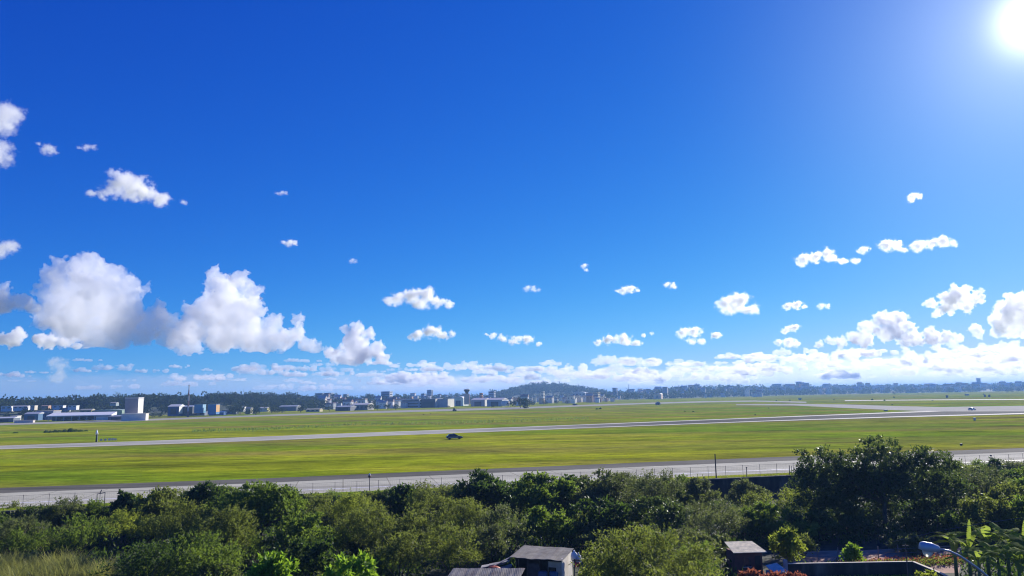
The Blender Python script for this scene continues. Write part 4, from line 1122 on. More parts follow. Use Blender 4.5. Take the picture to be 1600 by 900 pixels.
# pile of boards and orange tarp
for i, (x0, y0, x1, y1, col, lab) in enumerate(((772, 884, 800, 870, (.30, .28, .26), 'grey weathered board, topmost of the leaning pile left of the shed'), (764, 883, 796, 877, (.22, .21, .21), 'grey board in the middle of the leaning pile left of the shed'),
                                                (752, 886, 790, 879.5, (.34, .33, .31), 'long pale board at the bottom left of the leaning pile'), (776, 890, 800, 884, (.42, .42, .43), 'pale metal sheet, lowest of the leaning pile'))):
    a, b_ = P(x0, y0, 66), P(x1, y1, 68); mb = MB(); dv = (b_ - a); sd = Vector((.02, .28 + .1 * i, 0)); up = Vector((0, 0, .05))
    mb.add([a - sd, b_ - sd, b_ + sd, a + sd, a - sd + up, b_ - sd + up, b_ + sd + up, a + sd + up], [(0, 3, 2, 1), (4, 5, 6, 7), (0, 1, 5, 4), (1, 2, 6, 5), (2, 3, 7, 6), (3, 0, 4, 7)])
    o = mb.build('board', paint(col, .8, .3, 2)); tag(o, lab, 'board', 'pile of boards left of the shed')
pp = P(772, 887.5, 65.5); mb = MB()
ng = 8; V = []; Fc = []
rr = random.Random(3)
for i in range(ng + 1):
    for j in range(ng + 1):
        u_, v_ = i / ng - .5, j / ng - .5; V.append((u_ * 1.25, v_ * 1.1, .42 * (1 - 2.2 * (u_ * u_ + v_ * v_)) + rr.uniform(-.04, .04)))
for i in range(ng):
    for j in range(ng): a = i * (ng + 1) + j; Fc.append((a, a + ng + 1, a + ng + 2, a + 1))
mb.add(V, Fc); o = mb.build('tarpaulin', paint((.60, .14, .05), .6, .2, 3), smooth=True); o.location = pp - Vector((0, 0, .25)); tag(o, 'crumpled orange tarpaulin over the pile of boards', 'tarpaulin')
sm = o.modifiers.new('thickness', 'SOLIDIFY'); sm.thickness = .03
# blue barrels
for (px, y, lab, col) in ((866, 893, 'blue plastic drum in front of the shed', (.05, .15, .24)), (848, 893.5, 'smaller dull blue drum left of the blue drum by the shed', (.08, .13, .2))):
    q = P(px, y, 66.5); br = empty('drum', (q.x, q.y, LOW)); tag(br, lab, 'drum'); hz_ = q.z - LOW
    mb = MB(); mb.lathe([(.40, 0), (.45, .05), (.45, hz_ * .32), (.47, hz_ * .34), (.45, hz_ * .37), (.45, hz_ * .66), (.47, hz_ * .68), (.45, hz_ * .71), (.45, hz_ - .05), (.40, hz_)], 20); mb.build('shell', paint(col, .45, .2, 2), br, True)
    mb = MB(); mb.lathe([(.39, hz_ + .002), (.37, hz_ + .03), (.02, hz_ + .03)], 20); mb.build('lid', paint(tuple(c * 1.4 for c in col), .5, .2, 2), br)
# white sacks / red bucket on a stand beside the shed
for (px, y, lab, r) in ((897, 868, 'upper white sack hung beside the pale wall of the shed', .30), (904, 872, 'second white sack beside the shed, right of the upper one', .27), (897, 880, 'lowest white sack beside the red bucket', .22)):
    q = P(px, y, 67.6); o = MB().lathe([(.05, -.5 * r / .3), (r * .9, -.42 * r / .3), (r, -.1), (r * .8, .22), (r * .25, .36), (r * .32, .46)], 12).build('sack', paint((.74, .73, .71), .8, .12, 4), None, True); o.location = q; tag(o, lab, 'sack', 'white sacks beside the shed')
q = P(901.5, 882, 67.2); bk = empty('bucket', q - Vector((0, 0, .2))); tag(bk, 'red bucket hanging under the white sacks beside the shed', 'bucket')
MB().lathe([(.17, 0), (.25, .42), (.24, .42), (.16, .03)], 16).build('shell', paint((.45, .05, .04), .45, .1, 3), bk, True)
MB().tube([(-.25, 0, .4), (-.18, 0, .6), (0, 0, .68), (.18, 0, .6), (.25, 0, .4)], .015, 5).build('handle', fm, bk)
st = empty('timber_rack', gp(899, 67.9)); tag(st, 'rough timber rack carrying the sacks beside the shed', 'rack')
MB().tube([(-.55, 0, 0), (-.5, 0, 2.6)], .05, 6).build('post', BARK, st); MB().tube([(.7, 0, 0), (.65, 0, 2.6)], .05, 6).build('post', BARK, st)
MB().tube([(-.7, 0, 2.45), (.8, 0, 2.5)], .045, 6).build('beam', BARK, st); MB().box(-.6, .75, -.2, .2, 1.05, 1.09).build('shelf', paint((.25, .2, .14), .9), st)
# small brown house
d = 70.5; hb = empty('brown_house', gp(1160, 72), RD(4)); hb.scale = (.74, .74, .86); tag(hb, 'small red brown house with a pale flat sheet roof, left of the garden wall', 'house')
mb = MB(); mb.box(-2.3, 1.25, 0, 3, -.1, 2.35); mb.build('wall', paint((.20, .07, .05), .85, .3, 1.2), hb)
mb = MB(); mb.box(.30, 1.0, -.03, .02, 0, 2.0); mb.build('door', paint((.04, .025, .02), .7), hb)
mb = MB(); mb.box(-1.2, -.3, -.03, .02, .9, 1.9); wn = mb.build('window', WIN, hb)
mb = MB(); mb.box(-1.3, -.2, -.06, -.032, .82, .9); mb.build('sill', paint((.5, .48, .44), .8), wn)
V = [(-2.6, -.5, 2.42), (1.75, -.5, 2.40), (1.3, 3.3, 2.95), (-2.4, 3.3, 2.97)]
mb = MB(); mb.add(V + [(x, y, z + .06) for x, y, z in V], [(0, 3, 2, 1), (4, 5, 6, 7), (0, 1, 5, 4), (1, 2, 6, 5), (2, 3, 7, 6), (3, 0, 4, 7)])
mb.build('roof', corrugated((.78, .68, .46), .7, .25, .12), hb)
# low white outbuilding beside the wall
ob = empty('white_outhouse', gp(1200, 69.3), RD(10)); ob.scale = (.72, .72, .8); tag(ob, 'low white walled outhouse with a pale slab roof between house and garden wall', 'outhouse')
mb = MB(); mb.box(-.85, .75, 0, 2, -.1, .95); mb.build('wall', paint((.35, .36, .40), .8), ob)
V = [(-1.1, -.3, .97), (.9, -.3, 1.12), (.95, 2.4, 1.5), (-.6, 2.4, 1.3)]
mb = MB(); mb.add(V + [(x, y, z + .09) for x, y, z in V], [(0, 3, 2, 1), (4, 5, 6, 7), (0, 1, 5, 4), (1, 2, 6, 5), (2, 3, 7, 6), (3, 0, 4, 7)]); mb.build('roof', paint((.80, .70, .54), .85, .2, 1), ob)
# garden wall
GW = [gp(1209, 70.6), gp(1402, 70.6), gp(1444, 66.0), gp(1475, 62)]
gw = empty('garden_wall', GW[0]); tag(gw, 'low dark stained concrete wall around the vegetable garden', 'wall')
for nm, z0, z1, th, mt in (('wall_face', -.2, 1.26, .10, None), ('coping', 1.262, 1.31, .13, 1)):
    mb = MB()
    for a, b_ in zip(GW[:-1], GW[1:]):
        a = a - GW[0]; b_ = b_ - GW[0]; t = (b_ - a).normalized(); nn = Vector((-t.y, t.x, 0)) * th; e = t * (.0 if nm == 'coping' else .0)
        mb.add([(p.x, p.y, z) for z in (z0, z1) for p in (a - nn, b_ - nn - e, b_ + nn - e, a + nn)], [(0, 3, 2, 1), (4, 5, 6, 7), (0, 1, 5, 4), (1, 2, 6, 5), (2, 3, 7, 6), (3, 0, 4, 7)])
    mb.build(nm, wall_mat() if mt is None else paint((.62, .54, .40), .85, .2, 1), gw)
mb = MB(); mb.box(-.16, .16, -.16, .16, -.2, 1.62); mb.build('corner_post', paint((.42, .40, .38), .85), gw)
# rail fence behind the garden
rf = empty('rail_fence', gp(1228, 77)); tag(rf, 'rickety low timber rail fence behind the garden wall', 'fence')
a, b_ = gp(1228, 77) , gp(1470, 79)
for k in range(9):
    t = k / 8; q = a.lerp(b_, t) - a; mb = MB(); mb.tube([(q.x, q.y, -.1), (q.x + .03, q.y, 1.0 + .12 * ((k * 7) % 3))], .05, 6); mb.build('post', paint((.22, .20, .18), .9), rf)
for z in (.88, .45):
    mb = MB(); mb.tube([(0, 0, z), ((b_ - a).x * .5, (b_ - a).y * .5, z - .05), ((b_ - a).x, (b_ - a).y, z)], .028, 5); mb.build('rail', paint((.20, .20, .21), .9), rf)
# garden ground and beds
def sheet(name, pts, z, mat, kind='structure'):
    mb = MB(); mb.add([(p.x, p.y, z) for p in pts], [tuple(range(len(pts)))]); return tag(mb.build(name, mat), kind=kind)
soil = paint((.26, .15, .10), .95, .4, 1.2)
sheet('garden_soil', [gp(1130, 57), gp(1440, 57), gp(1438, 66), gp(1400, 70.2), gp(1210, 70.2), gp(1140, 68)], LOW + .006, soil)
sheet('soil_strip', [gp(1215, 71.5), gp(1470, 71.5), gp(1480, 82), gp(1225, 82)], LOW + .006, paint((.44, .25, .17), .95, .35, .8))  # soil colour lightened to carry sunlight on the strip


def plant_row(name, label, cat, x0, x1, d0, d1, n, L, wd, mat, seed, spread=.35, hh=.3, kind='stuff'):
    rng = np.random.default_rng(seed); B = []
    for i in range(n):
        t = rng.uniform(); B.append(np.array(gp(x0 + (x1 - x0) * t, d0 + (d1 - d0) * t)) + rng.normal(size=3) * np.array([spread, spread, 0]) + np.array([0, 0, rng.uniform(.02, hh)]))
    B = np.array(B); D = rng.normal(size=B.shape) * .7 + np.array([0, 0, .6])
    me = quads_mesh(name, leaf_quads(rng, B, D, L, wd), MATS[mat], rng.uniform(0, 1, n)); o = bpy.data.objects.new(name, me); C.objects.link(o)
    tag(o, label, cat, kind=kind)


for i, (dd, x0, x1, m_, sp, hh) in enumerate(((69.4, 1262, 1410, 'bright', .18, .28), (68.2, 1262, 1405, 'grey', .18, .25), (67.2, 1250, 1420, 'red', .2, .25), (66.2, 1245, 1425, 'green', .22, .3))):
    plant_row('vegetable_row', 'row of low garden plants in front of the garden wall', 'plants', x0, x1, dd, dd, 1800, .22, .12, m_, 40 + i, sp, hh)
plant_row('verge_plants', 'low mixed weeds behind the garden wall', 'plants', 1225, 1470, 73.5, 75.5, 3000, .22, .12, 'olive', 50, .7, .4)
plant_row('red_weeds', 'reddish low weeds behind the garden wall', 'plants', 1300, 1480, 75, 76.5, 2200, .22, .12, 'red', 51, .7, .35)
for i, (px, d, w, lab, m_) in enumerate(((1158, 64.5, 20, 'reddish shrub left of the garden, before the small brown house', 'red'), (1192, 64, 18, 'reddish shrub in front of the white outhouse', 'red'), (1226, 63.5, 22, 'brownish red shrub at the left end of the vegetable rows', 'red'), (1312, 74.5, 9, 'tiny bright green shrub behind the garden wall', 'bright'), (1420, 63.5, 18, 'small yellow green shrub at the right end of the garden', 'yellow'), (912, 64, 24, 'leafy yellowish plant right of the shed, near its pale wall', 'yellow'), (1236, 79, 16, 'small light shrub at the left end of the rail fence', 'olive'))):
    top = hor(px) + FPX * (H - LOW - 1.55 - (.5 if i == 5 else 0)) / d
    tree('shrub', lab, 'bush', px, top, d, w, 'broad' if i < 5 else 'fine', m_, 60 + i, None, True, nl=5)

# banana plants
def banana(px, d, h_, seed, label, nleaf=8, spear=False):
    rng = random.Random(seed); root = empty('banana_plant', gp(px, d)); tag(root, label, 'plant', 'banana plants beside the street lamp')
    MB().tube([(0, 0, -.1), (.03, .02, h_ * .3), (.05, 0, h_ * .62)], [.17, .14, .07], 10).build('stem', paint((.10, .13, .05), .7, .4, 2), root, True)
    for k in range(nleaf):
        az = k * 2.4 + rng.uniform(-.4, .4); ln = rng.uniform(1.9, 2.7) * h_ / 4.6; up = rng.uniform(.6, 1.3) if (k or not spear) else 1.45
        droop = rng.uniform(.8, 1.6) if (k or not spear) else .12; wd = (rng.uniform(.26, .36) if (k or not spear) else .20) * h_ / 4.6
        b = Vector((.05, 0, h_ * .58)); hd = Vector((math.cos(az), math.sin(az), 0)); sd = Vector((-math.sin(az), math.cos(az), 0))
        Q = []; ns = 16; pts = []
        for i in range(ns + 1):
            t = i / ns; r_ = math.cos(min(1.5, up)) * ln * t + droop * .35 * ln * t * t * .6; zz = math.sin(min(1.5, up)) * ln * t - droop * .50 * ln * t ** 2.2
            pts.append(b + hd * r_ + Vector((0, 0, zz)))
        def wdt(t): return wd * math.sin(math.pi * min(1, max(0, (t - .10) / .92))) ** .55 if t > .10 else .02
        Ql = []
        for i in range(ns):
            t0, t1 = i / ns, (i + 1) / ns
            for s_ in (-1, 1):
                tear = rng.uniform(.1, .5) if rng.random() < .55 else 0
                if rng.random() < .07 and not (spear and not k): continue
                e0 = pts[i] + sd * s_ * wdt(t0) + Vector((0, 0, -wdt(t0) * .35)); e1 = pts[i + 1].lerp(pts[i], tear) + sd * s_ * wdt(t1) * rng.uniform(.85, 1.05) + Vector((0, 0, -wdt(t1) * .35))
                Ql.append([pts[i][:], pts[i + 1][:], e1[:], e0[:]])
        me = quads_mesh('leaf', np.array(Ql), MATS['banana'], np.array([rng.uniform(.2, .9)] * len(Ql)) + np.random.default_rng(seed + k).normal(size=len(Ql)) * .06)
        o = bpy.data.objects.new('leaf', me); C.objects.link(o); o.parent = root


for i, (px, d, h_, lab) in enumerate(((1487, 66, 5.3, 'banana plant with a tall upright pale leaf, right of the lamp head'), (1515, 68, 6.0, 'banana plant in the middle of the clump, with drooping dark leaves'), (1546, 67, 6.0, 'banana plant with long arching leaves above the lamp arm'),
                                        (1571, 66, 5.0, 'banana plant with one tall bright leaf standing straight up near the right edge'), (1602, 65, 6.0, 'banana plant cut by the right edge of the picture'), (1530, 63, 5.2, 'low banana plant at the bottom behind the lamp arm'), (1466, 69, 5.2, 'small banana plant hidden behind the lamp head'), (1588, 62, 5.4, 'low banana plant in the bottom right corner'), (1500, 63, 4.9, 'short banana plant under the tall upright pale leaf'), (1560, 62, 5.2, 'short banana plant low between the lamp arm and the right edge'))):
    banana(px, d, h_, 20 + i, lab, 12, i in (0, 3))

# street lamp
def lamp():
    d = 27.0; hd = P(1452, 857, d)
    pole_top = P(1585, 955, d); base = Vector((pole_top.x, pole_top.y, LOW))
    root = empty('street_lamp', base); tag(root, 'grey street lamp with a curved arm and drop glass head, bottom right', 'lamp')
    lm = paint((.42, .43, .46), .35, .12, 3, .5)
    def L(x, y): return P(x, y, d) - base
    MB().tube([(0, 0, -.1), (0, 0, (pole_top - base).z)], [.10, .065], 12).build('pole', lm, root, True)
    pts = [L(1585, 955), L(1572, 930), L(1548, 905), L(1525, 886), L(1500, 869), L(1483, 861), L(1466, 857.5)]
    MB().tube(pts, [.05, .048, .046, .044, .042, .04, .038], 12).build('arm', lm, root, True)
    a, b_ = L(1468, 857.5), L(1437, 853.5); ax = (b_ - a).normalized(); side = Vector((0, 1, 0)); upv = side.cross(ax).normalized()
    if upv.z < 0: upv = -upv
    ln = (b_ - a).length
    def ring(t, hw, up, dn): c = a + ax * ln * t; return [c + side * hw - upv * dn, c + side * hw * .9 + upv * up * .4, c + side * hw * .4 + upv * up, c - side * hw * .4 + upv * up, c - side * hw * .9 + upv * up * .4, c - side * hw - upv * dn]
    rings = [ring(0, .06, .06, .05), ring(.08, .11, .11, .09), ring(.4, .17, .17, .12), ring(.8, .18, .18, .13), ring(.96, .13, .14, .11), ring(1, .08, .08, .08)]
    V = [p for r in rings for p in r]; F = [(i * 6 + k, i * 6 + (k + 1) % 6, (i + 1) * 6 + (k + 1) % 6, (i + 1) * 6 + k) for i in range(5) for k in range(6)] + [tuple(range(6))[::-1], tuple(range(30, 36))]
    MB().add(V, F).build('lamp_housing', paint((.50, .52, .56), .4, .1, 3, .2), root, True)
    gc = a + ax * ln * .60 - upv * .12
    m, t, b = new_mat('frosted_glass'); b.inputs['Base Color'].default_value = (.75, .70, .58, 1); b.inputs['Roughness'].default_value = .35; b.inputs['Transmission Weight'].default_value = .35
    MB().lathe([(.17, .0), (.165, -.08), (.13, -.17), (.07, -.22), (.01, -.235)], 18).build('drop_glass', m, root, True).location = gc
lamp()
cb = MB(); cb.tube([P(1395, 846, 62), P(1470, 829, 60), P(1540, 817, 58), P(1620, 806, 56), P(1720, 796, 54)], .018, 5)
tag(cb.build('overhead_cable', paint((.10, .10, .11), .5), None), 'thin overhead cable crossing in front of the right trees', 'cable')
cbp = empty('cable_post', at(1393, 62.1, LOW)); tag(cbp, 'thin dark timber post carrying the overhead cable', 'post')
zt_ = P(1395, 846, 62).z - LOW
MB().tube([(0, 0, -.2), (0, 0, zt_ + .1)], [.06, .045], 8).build('shaft', BARK, cbp); MB().box(-.25, .25, -.03, .03, zt_ - .05, zt_ + .02).build('crossarm', BARK, cbp)

# ------------------------------------------------------------------ clouds
def ico(sub):
    b = bmesh.new(); bmesh.ops.create_icosphere(b, subdivisions=sub, radius=1); b.verts.ensure_lookup_table()
    V = np.array([v.co[:] for v in b.verts]); T = np.array([[x.index for x in f.verts] for f in b.faces]); b.free(); return V, T


SPH = ico(2)
_cm = {}


def cloud_mat(mfp, g=.4):
    k = (round(mfp, -1) if mfp > 20 else mfp, g)
    if k not in _cm: _cm[k] = volume_mat('cloud_mist', 1 / k[0], g)
    return _cm[k]


def cloud(label, lobes, D, thick=6.0, basey=None, amp=1.0, seed=0, vox=15.0, flat=1.0, group=None, puffs=16, name='cloud'):
    rng = np.random.default_rng(seed); px = D / FPX; V = []; T = []; n = 0
    org = Vector((0, 0, H)) + ray(lobes[0][0], lobes[0][1]) * D
    rm = float(np.mean([l[2] for l in lobes])) * px
    S0 = ico(2)
    bz = -1e9 if basey is None else (Vector((0, 0, H)) + ray(lobes[0][0], basey) * D - org).z
    for (x, y, r) in lobes:
        rr = r * px; c = Vector((0, 0, H)) + ray(x, y) * D + Fv * float(rng.uniform(-.8, .5) * rm) - org
        V.append(S0[0] * rr * .95 * np.array([1, .62, flat]) + np.array(c)); T.append(S0[1] + n); n += len(S0[0])
        for k in range(puffs):
            d = rng.normal(size=3); d /= np.linalg.norm(d)
            r2 = rr * rng.uniform(.18, .50)
            pc = np.array(c) + d * rr * rng.uniform(.75, 1.0) * np.array([1, .62, flat])
            if pc[2] < bz + r2 * .5: continue
            V.append(S0[0] * r2 * np.array([1, .75, 1]) + pc); T.append(S0[1] + n); n += len(S0[0])
            for q in range(6):
                d2 = rng.normal(size=3); d2 = d2 / np.linalg.norm(d2) + d * .6; r3 = r2 * rng.uniform(.22, .48)
                V.append(S0[0] * r3 + pc + d2 * r2 * .8); T.append(S0[1] + n); n += len(S0[0])
    V = np.concatenate(V); T = np.concatenate(T)
    me = bpy.data.meshes.new('cloud'); me.from_pydata(V.tolist(), [], T.tolist())
    o = bpy.data.objects.new(name, me); C.objects.link(o); o.location = org
    md = o.modifiers.new('r', 'REMESH'); md.mode = 'VOXEL'; md.voxel_size = rm / vox
    for kind, size, st, mid in (('VORONOI', rm * .45, -rm * .16 * amp, .3), ('VORONOI', rm * .2, -rm * .11 * amp, .3), ('VORONOI', rm * .1, -rm * .06 * amp, .3), ('CLOUDS', rm * .35, rm * .10 * amp, .5)):
        t = bpy.data.textures.new('cloud_billow', kind); t.noise_scale = size
        if kind == 'CLOUDS': t.noise_depth = 5
        m = o.modifiers.new('d', 'DISPLACE'); m.texture = t; m.strength = st; m.mid_level = mid; m.texture_coords = 'GLOBAL'
    dg = bpy.context.evaluated_depsgraph_get(); dg.update()
    me2 = bpy.data.meshes.new_from_object(o.evaluated_get(dg)); o.modifiers.clear(); o.data = me2; bpy.data.meshes.remove(me)
    if basey is not None:
        a = np.zeros(len(me2.vertices) * 3); me2.vertices.foreach_get('co', a); a = a.reshape(-1, 3)
        wav = np.sin(a[:, 0] / rm * 1.7 + seed) * rm * .12 + np.sin(a[:, 0] / rm * 4.1) * rm * .05
        lo = a[:, 2] < bz + wav; a[lo, 2] = (bz + wav + (a[:, 2] - bz - wav) * .25)[lo]
        me2.vertices.foreach_set('co', a.ravel()); me2.update()
    me2.materials.clear(); me2.materials.append(cloud_mat(rm / thick))
    tag(o, label, 'cloud', group)
    return o

def mist_field(lobes_w, rm, k, thr, na, det, flat, step, basez=None, g=.45, ns=.9):
    m=bpy.data.materials.new('cloud_mist');m.use_nodes=True;t=m.node_tree;t.nodes.clear()
    out=N(t,'ShaderNodeOutputMaterial');v=N(t,'ShaderNodeVolumePrincipled');v.inputs['Anisotropy'].default_value=g;v.inputs['Color'].default_value=(1,1,1,1)
    tc=N(t,'ShaderNodeTexCoord');p=tc.outputs['Object']
    # warp
    acc=None
    for (c,r) in lobes_w:
        s=N(t,'ShaderNodeVectorMath',operation='SUBTRACT');t.links.new(p,s.inputs[0]);s.inputs[1].default_value=c
        q=N(t,'ShaderNodeVectorMath',operation='MULTIPLY');t.links.new(s.outputs[0],q.inputs[0]);q.inputs[1].default_value=(1/r,1/r,1/(r*flat))
        l=N(t,'ShaderNodeVectorMath',operation='LENGTH');t.links.new(q.outputs[0],l.inputs[0])
        if acc is None: acc=l.outputs['Value']
        else:
            mm=N(t,'ShaderNodeMath',operation='SMOOTH_MIN');t.links.new(acc,mm.inputs[0]);t.links.new(l.outputs['Value'],mm.inputs[1]);mm.inputs[2].default_value=.6;acc=mm.outputs[0]
    n1=N(t,'ShaderNodeTexNoise');n1.inputs['Scale'].default_value=ns/rm;n1.inputs['Detail'].default_value=det;n1.inputs['Roughness'].default_value=.68
    t.links.new(p,n1.inputs['Vector'])
    f=math_node(t,'MULTIPLY',math_node(t,'SUBTRACT',n1.outputs['Fac'],.5),na)
    d=math_node(t,'SUBTRACT',math_node(t,'ADD',f,thr),acc)
    d=math_node(t,'MULTIPLY',math_node(t,'MINIMUM',math_node(t,'MAXIMUM',d,0.0),.7),k/.7)
    if basez is not None:
        sp=N(t,'ShaderNodeSeparateXYZ');t.links.new(p,sp.inputs[0])
        e=math_node(t,'MULTIPLY',math_node(t,'SUBTRACT',sp.outputs['Z'],basez),2.5/rm);e=math_node(t,'MINIMUM',math_node(t,'MAXIMUM',e,0.0),1.0)
        d=math_node(t,'MULTIPLY',d,e)
    t.links.new(d,v.inputs['Density']);t.links.new(v.outputs[0],out.inputs['Volume'])
    m.cycles.volume_step_rate=step
    return m
def soft_cloud(label,lobes,D,tau,thr=1.0,na=3.8,det=6,flat=.72,grow=1.6,step=.3,basey=None,seed=0,ns=.9,group=None):
    rng=np.random.default_rng(seed);px=D/FPX
    org=Vector((0,0,H))+ray(lobes[0][0],lobes[0][1])*D
    rm=float(np.mean([l[2] for l in lobes]))*px
    lw=[];V=[];T=[];n=0
    for (x,y,r) in lobes:
        c=Vector((0,0,H))+ray(x,y)*D+Fv*float(rng.uniform(-.5,.5)*rm)-org
        lw.append((c,r*px*1.0));V.append(SPH[0]*r*px*grow*np.array([1,1,flat])+np.array(c));T.append(SPH[1]+n);n+=len(SPH[0])
    me=bpy.data.meshes.new('cloud');me.from_pydata(np.concatenate(V).tolist(),[],np.concatenate(T).tolist())
    o=bpy.data.objects.new('cloud',me);C.objects.link(o);o.location=org
    md=o.modifiers.new('r','REMESH');md.mode='VOXEL';md.voxel_size=rm/3
    bz=None if basey is None else (Vector((0,0,H))+ray(lobes[0][0],basey)*D-org).z
    me.materials.append(mist_field(lw,rm,tau/rm,thr,na,det,flat,step,bz,ns=ns))
    tag(o,label,'cloud',group)
    return o


D0 = 14000
cloud('largest towering white cumulus, above the left sheds', [(145, 412, 22), (120, 418, 22), (98, 432, 22), (175, 432, 25), (203, 448, 22), (233, 453, 11), (150, 460, 42), (110, 480, 38), (200, 485, 38), (240, 497, 24), (265, 507, 20), (155, 515, 36), (220, 520, 26), (95, 520, 25), (265, 527, 18), (180, 525, 30), (120, 500, 34), (285, 520, 16), (75, 500, 18), (295, 535, 12)], D0, 1.3, 545, seed=1, vox=16)
cloud('white cumulus shoulder at the left edge, beside the largest cloud', [(0, 465, 22), (30, 470, 18), (55, 482, 15), (-25, 472, 28), (15, 478, 18)], D0 * .9, 1.2, 490, seed=2, flat=.8)
cloud('low bright cumulus strip at the left edge under the largest cloud', [(30, 525, 14), (0, 530, 14), (60, 530, 13), (95, 536, 10), (-30, 530, 16), (120, 541, 9), (15, 530, 15), (78, 534, 14), (140, 545, 6)], D0 * .85, 2.0, 546, seed=12, flat=.8)
cloud('second towering cumulus with a twin knobbed top and long right shoulder', [(342, 440, 19), (378, 437, 17), (397, 460, 16), (352, 468, 30), (335, 500, 28), (380, 490, 28), (411, 450, 6), (308, 495, 20), (430, 505, 17), (434, 497, 9), (462, 500, 11), (468, 520, 14), (447, 530, 20), (400, 530, 26), (492, 545, 13), (300, 522, 24), (345, 530, 26), (370, 520, 28), (425, 530, 22), (475, 538, 14), (510, 550, 9), (320, 480, 22), (280, 530, 18)], D0 * 1.1, 1.6, 553, seed=3, vox=16)
cloud('smaller cumulus tower standing right of the twin knobbed cloud', [(557, 512, 11), (578, 520, 10), (552, 532, 17), (588, 545, 14), (570, 552, 16), (530, 557, 13), (600, 560, 11), (518, 552, 11), (560, 545, 20), (545, 560, 14), (540, 515, 8)], D0 * 1.2, 2.2, 571, seed=4)
cloud('puffy grey bottomed cumulus at right, second from the right edge', [(1500, 460, 17), (1480, 466, 15), (1455, 474, 11), (1522, 466, 13), (1470, 482, 10), (1510, 478, 12), (1535, 455, 6), (1490, 475, 16), (1465, 490, 9)], D0 * .8, 1.5, 497, seed=21, flat=.8)
cloud('big bright cumulus cut by the right edge', [(1590, 470, 16), (1565, 485, 16), (1600, 492, 28), (1550, 500, 12), (1570, 508, 15), (1630, 490, 30), (1530, 515, 12), (1580, 510, 18), (1550, 518, 12)], D0 * .9, 1.7, 529, seed=22)
cloud('broad heaped cumulus low on the right', [(1400, 497, 15), (1378, 498, 13), (1357, 510, 13), (1412, 510, 15), (1450, 522, 14), (1330, 525, 12), (1300, 534, 9), (1480, 526, 12), (1380, 520, 18), (1420, 528, 18), (1350, 528, 16), (1460, 530, 14), (1310, 534, 11), (1280, 538, 8), (1500, 528, 10)], D0 * 1.1, 1.6, 545, seed=5, flat=.85)
SM = 'small fair weather clouds'
